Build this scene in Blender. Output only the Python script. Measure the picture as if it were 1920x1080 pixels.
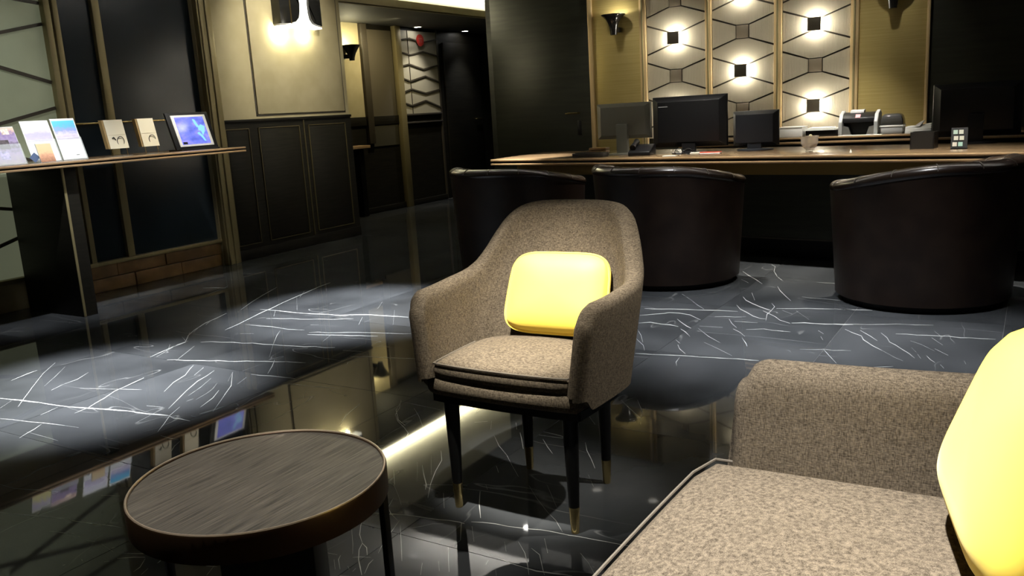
import bpy, bmesh, math, random
from mathutils import Vector, Matrix
random.seed(11)
for o in list(bpy.data.objects):
    bpy.data.objects.remove(o, do_unlink=True)
S = bpy.context.scene
COL = S.collection
PI = math.pi

# ------------------------------------------------------------------ camera
cam_d = bpy.data.cameras.new('camera'); cam = bpy.data.objects.new('camera', cam_d); COL.objects.link(cam)
cam_d.sensor_width = 36.0; cam_d.lens = 1607.0 / 1920.0 * 36.0; cam_d.clip_start = 0.02; cam_d.clip_end = 60
_dn = Vector((465, 7810, 1607)).normalized()
_y = Vector((995, -390, 1607)); _y = (_y - _dn * _y.dot(_dn)).normalized()
_up = -_dn; _x = _y.cross(_up)
_w = lambda v: Vector((_x.dot(v), _y.dot(v), _up.dot(v)))
_r, _u, _b = _w(Vector((1, 0, 0))), _w(Vector((0, -1, 0))), _w(Vector((0, 0, -1)))
cam.matrix_world = Matrix(((_r.x, _u.x, _b.x, 0), (_r.y, _u.y, _b.y, 0), (_r.z, _u.z, _b.z, 1.12), (0, 0, 0, 1)))
S.camera = cam

# ------------------------------------------------------------------ world, exposure
W = bpy.data.worlds.new('world'); S.world = W; W.use_nodes = True
W.node_tree.nodes['Background'].inputs[0].default_value = (0.9, 0.88, 0.8, 1)
W.node_tree.nodes['Background'].inputs[1].default_value = 0.006
vs = S.view_settings
vs.view_transform = 'Standard'; vs.look = 'None'; vs.gamma = 1.0; vs.use_curve_mapping = False
vs.exposure = 0.9

# ------------------------------------------------------------------ ceiling downlights (position, aim, watts, cone degrees, blend)
WARM = (1.0, 0.95, 0.84); COOL = (0.97, 0.985, 1.0)
SPOTS = [
    ((-3.50, 3.75, 2.69), (-3.50, 3.75, 0), 1250, 38, 1.0, COOL),
    ((-3.62, 2.20, 2.69), (-3.62, 2.20, 0), 1250, 38, 1.0, COOL),
    ((-1.45, 4.15, 2.69), (-1.45, 4.15, 0), 350, 50, 1.0, COOL),
    ((-0.45, 3.85, 2.69), (-0.45, 3.85, 0), 350, 50, 1.0, COOL),
    ((-1.18, 1.32, 2.69), (-1.20, 2.06, 0.58), 860, 20, 0.8, WARM),
    ((-0.42, 1.10, 2.69), (-0.30, 1.15, 0.4), 700, 34, 1.0, (1.0, 0.98, 0.94)),
    ((-1.45, 0.80, 2.69), (-1.20, 1.0, 0.5), 150, 26, 0.9, WARM),
    ((0.30, 2.50, 2.69), (-1.00, 2.10, 0.6), 260, 20, 0.9, WARM),
    ((-4.25, 3.05, 2.69), (-5.20, 3.10, 1.0), 190, 40, 0.9, COOL),
    ((-4.30, 3.95, 2.69), (-5.20, 4.05, 1.0), 150, 34, 0.9, WARM),
    ((-3.58, 5.81, 2.39), (-3.62, 6.30, 0.7), 700, 28, 0.8, WARM),
    ((-2.05, 5.50, 2.69), (-2.05, 5.70, 0.7), 260, 56, 0.9, WARM),
    ((-0.60, 5.35, 2.69), (-0.60, 5.50, 0.7), 260, 56, 0.9, WARM),
    ((-4.55, 5.42, 2.69), (-5.78, 5.72, 1.75), 135, 66, 1.0, (1, 0.93, 0.74)),
    ((-4.60, 2.60, 2.69), (-5.80, 2.95, 1.3), 45, 56, 1.0, COOL),  # added to brighten the frosted window
]
def spot(loc, aim, watts, cone, blend, col, size=0.03):
    l = bpy.data.lights.new('spot', 'SPOT'); l.energy = watts; l.color = col
    l.spot_size = math.radians(cone); l.spot_blend = blend; l.shadow_soft_size = size
    o = bpy.data.objects.new('spot_beam', l); COL.objects.link(o)
    o.location = loc
    o.rotation_euler = (Vector(aim) - Vector(loc)).to_track_quat('-Z', 'Y').to_euler()
    return o
for s in SPOTS:
    spot(*s)
def point(loc, watts, col=WARM, size=0.03):
    l = bpy.data.lights.new('bulb', 'POINT'); l.energy = watts; l.color = col; l.shadow_soft_size = size
    o = bpy.data.objects.new('lamp_bulb', l); COL.objects.link(o); o.location = loc
    return o

# ------------------------------------------------------------------ helpers
def tag(o, label=None, cat=None, group=None, kind=None):
    if label: o['label'] = label
    if cat: o['category'] = cat
    if group: o['group'] = group
    if kind: o['kind'] = kind
    return o
def thing(name, loc, label, cat, rz=0.0, group=None, kind=None):
    o = bpy.data.objects.new(name, None); COL.objects.link(o)
    o.location = loc; o.rotation_euler = (0, 0, rz); o.empty_display_size = 0.1
    return tag(o, label, cat, group, kind)
def copy_tree(o, parent=None):
    c = o.copy(); COL.objects.link(c)
    if parent is not None: c.parent = parent
    for ch in list(o.children): copy_tree(ch, c)
    return c
class MB:
    def __init__(s): s.v = []; s.f = []
    def add(s, vs_, fs):
        n = len(s.v); s.v += [tuple(p) for p in vs_]; s.f += [tuple(i + n for i in f) for f in fs]; return s
    def box(s, x0, x1, y0, y1, z0, z1):
        return s.add([(x0, y0, z0), (x1, y0, z0), (x1, y1, z0), (x0, y1, z0), (x0, y0, z1), (x1, y0, z1), (x1, y1, z1), (x0, y1, z1)],
                     [(0, 3, 2, 1), (4, 5, 6, 7), (0, 1, 5, 4), (1, 2, 6, 5), (2, 3, 7, 6), (3, 0, 4, 7)])
    def prism(s, poly, z0, z1, axes='xyz', flip=False):
        n = len(poly); P = []
        for z in (z0, z1):
            for a, b in poly:
                d = {axes[0]: a, axes[1]: b, axes[2]: z}; P.append((d['x'], d['y'], d['z']))
        F = [tuple(range(n))[::-1], tuple(range(n, 2 * n))] + [(i, (i + 1) % n, n + (i + 1) % n, n + i) for i in range(n)]
        return s.add(P, F)
    def bar(s, p, q, w, h, up=(0, 0, 1)):
        p, q = Vector(p), Vector(q); d = (q - p).normalized(); a = d.cross(Vector(up)).normalized() * w / 2; b = a.cross(d).normalized() * h / 2
        P = [p - a - b, p + a - b, p + a + b, p - a + b, q - a - b, q + a - b, q + a + b, q - a + b]
        return s.add(P, [(0, 3, 2, 1), (4, 5, 6, 7), (0, 1, 5, 4), (1, 2, 6, 5), (2, 3, 7, 6), (3, 0, 4, 7)])
    def loft(s, rings, closed=True, cap=True, wrap=False):
        n = len(rings[0]); base = len(s.v)
        for r in rings: s.v += [tuple(p) for p in r]
        m = len(rings)
        for i in range(m if wrap else m - 1):
            a = base + i * n; b = base + ((i + 1) % m) * n
            for j in range(n if closed else n - 1):
                k = (j + 1) % n; s.f.append((a + j, a + k, b + k, b + j))
        if cap and not wrap:
            s.f.append(tuple(base + j for j in range(n))[::-1]); s.f.append(tuple(base + (m - 1) * n + j for j in range(n)))
        return s
    def lathe(s, prof, c=(0, 0, 0), n=24, cap=True):
        return s.loft([[(c[0] + r * math.cos(2 * PI * j / n), c[1] + r * math.sin(2 * PI * j / n), c[2] + z) for j in range(n)] for r, z in prof], cap=cap)
    def tube(s, pts, r, n=8, wrap=False):
        pts = [Vector(p) for p in pts]; m = len(pts); rings = []; ref = Vector((0.13, 0.21, 0.97)).normalized()
        for i, p in enumerate(pts):
            if wrap: d = pts[(i + 1) % m] - pts[i - 1]
            else: d = pts[min(i + 1, m - 1)] - pts[max(i - 1, 0)]
            d.normalize(); a = d.cross(ref).normalized(); b = d.cross(a)
            rr = r[i] if isinstance(r, (list, tuple)) else r
            rings.append([p + a * rr * math.cos(2 * PI * j / n) + b * rr * math.sin(2 * PI * j / n) for j in range(n)])
        return s.loft(rings, wrap=wrap)
    def build(s, name, mat, parent=None, smooth=None, bevel=0.0, world=False, seg=2, subsurf=0):
        me = bpy.data.meshes.new(name)
        off = Vector(parent.location) if (world and parent is not None) else Vector((0, 0, 0))
        if world and parent is not None and parent.parent is not None: off += Vector(parent.parent.location)
        me.from_pydata([tuple(Vector(p) - off) for p in s.v], [], s.f)
        bm = bmesh.new(); bm.from_mesh(me)
        bmesh.ops.recalc_face_normals(bm, faces=bm.faces)
        if bevel:
            es = [e for e in bm.edges if len(e.link_faces) == 2 and e.calc_face_angle(0) > 0.6]
            bmesh.ops.bevel(bm, geom=es, offset=bevel, segments=seg, profile=0.5, affect='EDGES', clamp_overlap=True)
        bm.to_mesh(me); bm.free()
        if smooth is None: smooth = bool(bevel)
        if smooth:
            for p in me.polygons: p.use_smooth = True
            me.set_sharp_from_angle(angle=math.radians(smooth if smooth is not True else 40))
        me.materials.append(mat)
        o = bpy.data.objects.new(name, me); COL.objects.link(o)
        if parent is not None: o.parent = parent
        if subsurf:
            md = o.modifiers.new('sub', 'SUBSURF'); md.levels = subsurf; md.render_levels = subsurf
        return o
def BX(*a): return MB().box(*a)

# ------------------------------------------------------------------ materials
def mat(name, col, rough=0.5, metal=0.0, emit=None, es=0.0, spec=0.5, alpha=1.0, trans=0.0, sheen=0.0, coat=0.0):
    m = bpy.data.materials.new(name); m.use_nodes = True
    b = m.node_tree.nodes['Principled BSDF']
    b.inputs['Base Color'].default_value = (*col, 1); b.inputs['Roughness'].default_value = rough; b.inputs['Metallic'].default_value = metal
    b.inputs['Specular IOR Level'].default_value = spec
    if emit: b.inputs['Emission Color'].default_value = (*emit, 1); b.inputs['Emission Strength'].default_value = es
    b.inputs['Transmission Weight'].default_value = trans; b.inputs['Alpha'].default_value = alpha
    b.inputs['Sheen Weight'].default_value = sheen; b.inputs['Coat Weight'].default_value = coat
    return m
def nodes(m): return m.node_tree.nodes, m.node_tree.links, m.node_tree.nodes['Principled BSDF']
def N(m, t, **kw):
    n = m.node_tree.nodes.new(t)
    for k, v in kw.items():
        if k in n.bl_rna.properties.keys(): setattr(n, k, v)
        else: n.inputs[k].default_value = v
    return n
def ramp(m, stops, interp='LINEAR'):
    r = m.node_tree.nodes.new('ShaderNodeValToRGB'); r.color_ramp.interpolation = interp
    els = r.color_ramp.elements
    while len(els) < len(stops): els.new(0.5)
    for e, (p, c) in zip(els, stops):
        e.position = p; e.color = (*c, 1) if len(c) == 3 else c
    return r
def noisy(m, c1, c2, scale=(10, 10, 10), detail=3, lo=0.35, hi=0.65, bump=0.0, dist=0.002, coord='Object', rough=None):
    nd, lk, b = nodes(m)
    tc = N(m, 'ShaderNodeTexCoord'); mp = N(m, 'ShaderNodeMapping'); mp.inputs['Scale'].default_value = scale
    nz = N(m, 'ShaderNodeTexNoise', Scale=1.0, Detail=detail)
    lk.new(tc.outputs[coord], mp.inputs[0]); lk.new(mp.outputs[0], nz.inputs['Vector'])
    r = ramp(m, [(lo, c1), (hi, c2)]); lk.new(nz.outputs['Fac'], r.inputs[0]); lk.new(r.outputs[0], b.inputs['Base Color'])
    if bump:
        bp = N(m, 'ShaderNodeBump', Strength=bump, Distance=dist); lk.new(nz.outputs['Fac'], bp.inputs['Height']); lk.new(bp.outputs[0], b.inputs['Normal'])
    if rough:
        rr = N(m, 'ShaderNodeMapRange'); rr.inputs[3].default_value = rough[0]; rr.inputs[4].default_value = rough[1]
        lk.new(nz.outputs['Fac'], rr.inputs[0]); lk.new(rr.outputs[0], b.inputs['Roughness'])
    return m
def fabric(name, dark, light, scale=420):
    m = mat(name, light, 0.95, spec=0.1); nd, lk, b = nodes(m)
    tc = N(m, 'ShaderNodeTexCoord')
    outs = []
    for sc in ((scale, scale, scale * 0.16), (scale * 0.22, scale * 0.22, scale * 1.1), (60, 60, 60)):
        mp = N(m, 'ShaderNodeMapping'); mp.inputs['Scale'].default_value = sc; lk.new(tc.outputs['Object'], mp.inputs[0])
        nz = N(m, 'ShaderNodeTexNoise', Scale=1.0, Detail=2.0); lk.new(mp.outputs[0], nz.inputs['Vector']); outs.append(nz.outputs['Fac'])
    a = N(m, 'ShaderNodeMath', operation='ADD'); lk.new(outs[0], a.inputs[0]); lk.new(outs[1], a.inputs[1])
    c = N(m, 'ShaderNodeMath', operation='MULTIPLY_ADD'); lk.new(outs[2], c.inputs[0]); c.inputs[1].default_value = 0.14; lk.new(a.outputs[0], c.inputs[2])
    d = N(m, 'ShaderNodeMath', operation='MULTIPLY'); lk.new(c.outputs[0], d.inputs[0]); d.inputs[1].default_value = 0.467
    r = ramp(m, [(0.36, dark), (0.64, light)]); lk.new(d.outputs[0], r.inputs[0]); lk.new(r.outputs[0], b.inputs['Base Color'])
    bp = N(m, 'ShaderNodeBump', Strength=0.5, Distance=0.0015); lk.new(d.outputs[0], bp.inputs['Height']); lk.new(bp.outputs[0], b.inputs['Normal'])
    return m

# black marble floor tiles
m_marble = mat('black_marble', (0.02, 0.022, 0.026), 0.03, spec=0.32)
def _marble(m):
    nd, lk, b = nodes(m)
    g = N(m, 'ShaderNodeNewGeometry'); oi = N(m, 'ShaderNodeObjectInfo')
    mul = N(m, 'ShaderNodeMath', operation='MULTIPLY'); lk.new(oi.outputs['Random'], mul.inputs[0]); mul.inputs[1].default_value = 53.0
    cx = N(m, 'ShaderNodeCombineXYZ'); lk.new(mul.outputs[0], cx.inputs[2])
    ad = N(m, 'ShaderNodeVectorMath', operation='ADD'); lk.new(g.outputs['Position'], ad.inputs[0]); lk.new(cx.outputs[0], ad.inputs[1])
    cl = N(m, 'ShaderNodeTexNoise', Scale=2.2, Detail=5.0); lk.new(ad.outputs[0], cl.inputs['Vector'])
    base = ramp(m, [(0.3, (0.024, 0.026, 0.028)), (0.7, (0.058, 0.062, 0.067))]); lk.new(cl.outputs['Fac'], base.inputs[0])
    prev = base.outputs[0]
    for sc, rot, w, lo, hi, st in (((0.7, 3.0, 1), 0.25, 0.004, 0.5, 0.62, 0.22), ((3.4, 0.9, 1), 0.45, 0.006, 0.52, 0.64, 0.16)):
        mp = N(m, 'ShaderNodeMapping'); mp.inputs['Scale'].default_value = sc; mp.inputs['Rotation'].default_value = (0, 0, rot); lk.new(ad.outputs[0], mp.inputs[0])
        nz = N(m, 'ShaderNodeTexNoise', Scale=1.0, Detail=3.0, Distortion=0.0); lk.new(mp.outputs[0], nz.inputs['Vector'])
        s1 = N(m, 'ShaderNodeMath', operation='SUBTRACT'); lk.new(nz.outputs['Fac'], s1.inputs[0]); s1.inputs[1].default_value = 0.5
        s2 = N(m, 'ShaderNodeMath', operation='ABSOLUTE'); lk.new(s1.outputs[0], s2.inputs[0])
        s3 = N(m, 'ShaderNodeMapRange'); lk.new(s2.outputs[0], s3.inputs[0]); s3.inputs[1].default_value = 0.0; s3.inputs[2].default_value = w; s3.inputs[3].default_value = 1; s3.inputs[4].default_value = 0
        mk = N(m, 'ShaderNodeTexNoise', Scale=1.7, Detail=2.0); lk.new(mp.outputs[0], mk.inputs['Vector'])
        mr = N(m, 'ShaderNodeMapRange'); lk.new(mk.outputs['Fac'], mr.inputs[0]); mr.inputs[1].default_value = lo; mr.inputs[2].default_value = hi; mr.inputs[4].default_value = st
        pr = N(m, 'ShaderNodeMath', operation='MULTIPLY'); lk.new(s3.outputs[0], pr.inputs[0]); lk.new(mr.outputs[0], pr.inputs[1])
        mx = N(m, 'ShaderNodeMix', data_type='RGBA'); lk.new(pr.outputs[0], mx.inputs[0]); lk.new(prev, mx.inputs[6]); mx.inputs[7].default_value = (0.62, 0.63, 0.62, 1)
        prev = mx.outputs[2]
    lk.new(prev, b.inputs['Base Color'])
_marble(m_marble)
m_vein = mat('white_vein', (0.40, 0.41, 0.40), 0.05, spec=0.5)
m_grout = mat('grout', (0.10, 0.10, 0.10), 0.5)
m_beige = noisy(mat('beige_wall', (0.42, 0.36, 0.22), 0.75, spec=0.2), (0.36, 0.315, 0.19), (0.40, 0.35, 0.22), (6, 6, 6))
m_dark = noisy(mat('dark_timber', (0.02, 0.018, 0.014), 0.5, spec=0.2), (0.009, 0.008, 0.006), (0.015, 0.0135, 0.0095), (4, 4, 60))
m_darkgreen = noisy(mat('dark_lacquer', (0.022, 0.024, 0.016), 0.4), (0.018, 0.02, 0.013), (0.028, 0.03, 0.02), (3, 3, 30))
m_brass = mat('aged_brass', (0.30, 0.25, 0.125), 0.45, 0.45)
m_post = mat('gold_post', (0.62, 0.46, 0.24), 0.4, 0.35)
m_brass2 = mat('polished_brass', (0.72, 0.55, 0.25), 0.25, 1.0)
m_gold = noisy(mat('brushed_gold_panel', (0.42, 0.33, 0.13), 0.42, 0.55), (0.42, 0.33, 0.115), (0.48, 0.38, 0.15), (2, 2, 120), coord='Object')
m_bronze = mat('bronze_edge', (0.50, 0.33, 0.18), 0.35, 0.3)
m_ceil = mat('ceiling_paint', (0.62, 0.61, 0.57), 0.85, spec=0.1)
m_ceildark = mat('dark_ceiling_paint', (0.045, 0.045, 0.042), 0.7)
m_white = mat('white_plastic', (0.75, 0.75, 0.73), 0.45)
m_paper = mat('paper', (0.78, 0.78, 0.75), 0.75, spec=0.15)
m_black = mat('black_plastic', (0.007, 0.007, 0.008), 0.4, spec=0.3)
m_blackm = mat('black_lacquered_wood', (0.004, 0.004, 0.004), 0.4, spec=0.25)
m_grey = mat('grey_plastic', (0.36, 0.37, 0.37), 0.45)
m_silver = mat('silver_plastic', (0.24, 0.235, 0.20), 0.4, 0.2)
m_glassdark = mat('dark_window_glass', (0.016, 0.024, 0.032), 0.2, spec=0.4)
m_frost = noisy(mat('frosted_glass', (0.30, 0.33, 0.27), 0.35, spec=0.4, emit=(0.33, 0.36, 0.23), es=0.11), (0.25, 0.28, 0.19), (0.33, 0.36, 0.25), (1.5, 1.5, 1.5))
m_lattice = mat('dark_lattice_wood', (0.05, 0.042, 0.03), 0.4)
m_brown = noisy(mat('brown_stone', (0.10, 0.06, 0.025), 0.35), (0.15, 0.085, 0.03), (0.27, 0.155, 0.058), (5, 5, 5))
m_fabric = fabric('taupe_tweed', (0.030, 0.0235, 0.016), (0.130, 0.104, 0.074), 560)
m_piping = mat('taupe_piping', (0.075, 0.062, 0.046), 0.9)
m_velvet = mat('yellow_velvet', (0.95, 0.69, 0.085), 0.6, spec=0.35, sheen=0.25)
nodes(m_velvet)[2].inputs['Sheen Tint'].default_value = (1, 0.95, 0.6, 1)
m_leather = noisy(mat('dark_brown_leather', (0.022, 0.012, 0.008), 0.4, spec=0.35), (0.013, 0.007, 0.005), (0.021, 0.012, 0.008), (9, 9, 9), bump=0.15, dist=0.004)
m_leather_r = mat('polished_leather_rim', (0.022, 0.013, 0.009), 0.27, spec=0.6)
m_leather_s = mat('leather_seam', (0.10, 0.085, 0.07), 0.5)
m_oak = mat('dark_oak', (0.1, 0.09, 0.08), 0.5)
noisy(m_oak, (0.012, 0.010, 0.008), (0.10, 0.087, 0.072), (260, 9, 40), detail=4, lo=0.3, hi=0.75, bump=0.25, dist=0.001)
m_darkmetal = mat('dark_bronze_metal', (0.06, 0.034, 0.018), 0.33, 0.6)
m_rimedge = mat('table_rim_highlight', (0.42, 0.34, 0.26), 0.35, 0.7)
m_cream = mat('ribbed_cream_board', (0.44, 0.395, 0.295), 0.65, spec=0.25)
def _ribs(m):
    nd, lk, b = nodes(m); tc = N(m, 'ShaderNodeTexCoord'); wv = N(m, 'ShaderNodeTexWave', Scale=26.0); wv.bands_direction = 'X'
    lk.new(tc.outputs['Object'], wv.inputs[0]); bp = N(m, 'ShaderNodeBump', Strength=0.35, Distance=0.004); lk.new(wv.outputs['Fac'], bp.inputs['Height']); lk.new(bp.outputs[0], b.inputs['Normal'])
_ribs(m_cream)
m_block = mat('block_face', (0.10, 0.085, 0.06), 0.4, 0.3)
m_block2 = mat('flush_block', (0.20, 0.165, 0.115), 0.5)
m_glow = mat('lamp_glow', (1, 1, 1), 0.5, emit=(1.0, 0.95, 0.82), es=40)
m_lens = mat('downlight_lens', (1, 1, 1), 0.5, emit=(1.0, 0.97, 0.9), es=26)
m_cove = mat('cove_strip', (1, 1, 1), 0.5, emit=(1.0, 0.93, 0.60), es=13)
m_lensdim = mat('baffled_lens', (0.8, 0.8, 0.8), 0.5, emit=(1.0, 0.95, 0.85), es=0.6)
m_tan = mat('tan_card', (0.30, 0.20, 0.08), 0.6)
m_red = mat('red_vinyl', (0.42, 0.03, 0.02), 0.5)
m_acryl = mat('clear_acrylic', (0.85, 0.9, 0.9), 0.08, alpha=0.18)
m_glass = mat('bowl_glass', (0.80, 0.74, 0.68), 0.12, alpha=0.38)
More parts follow.
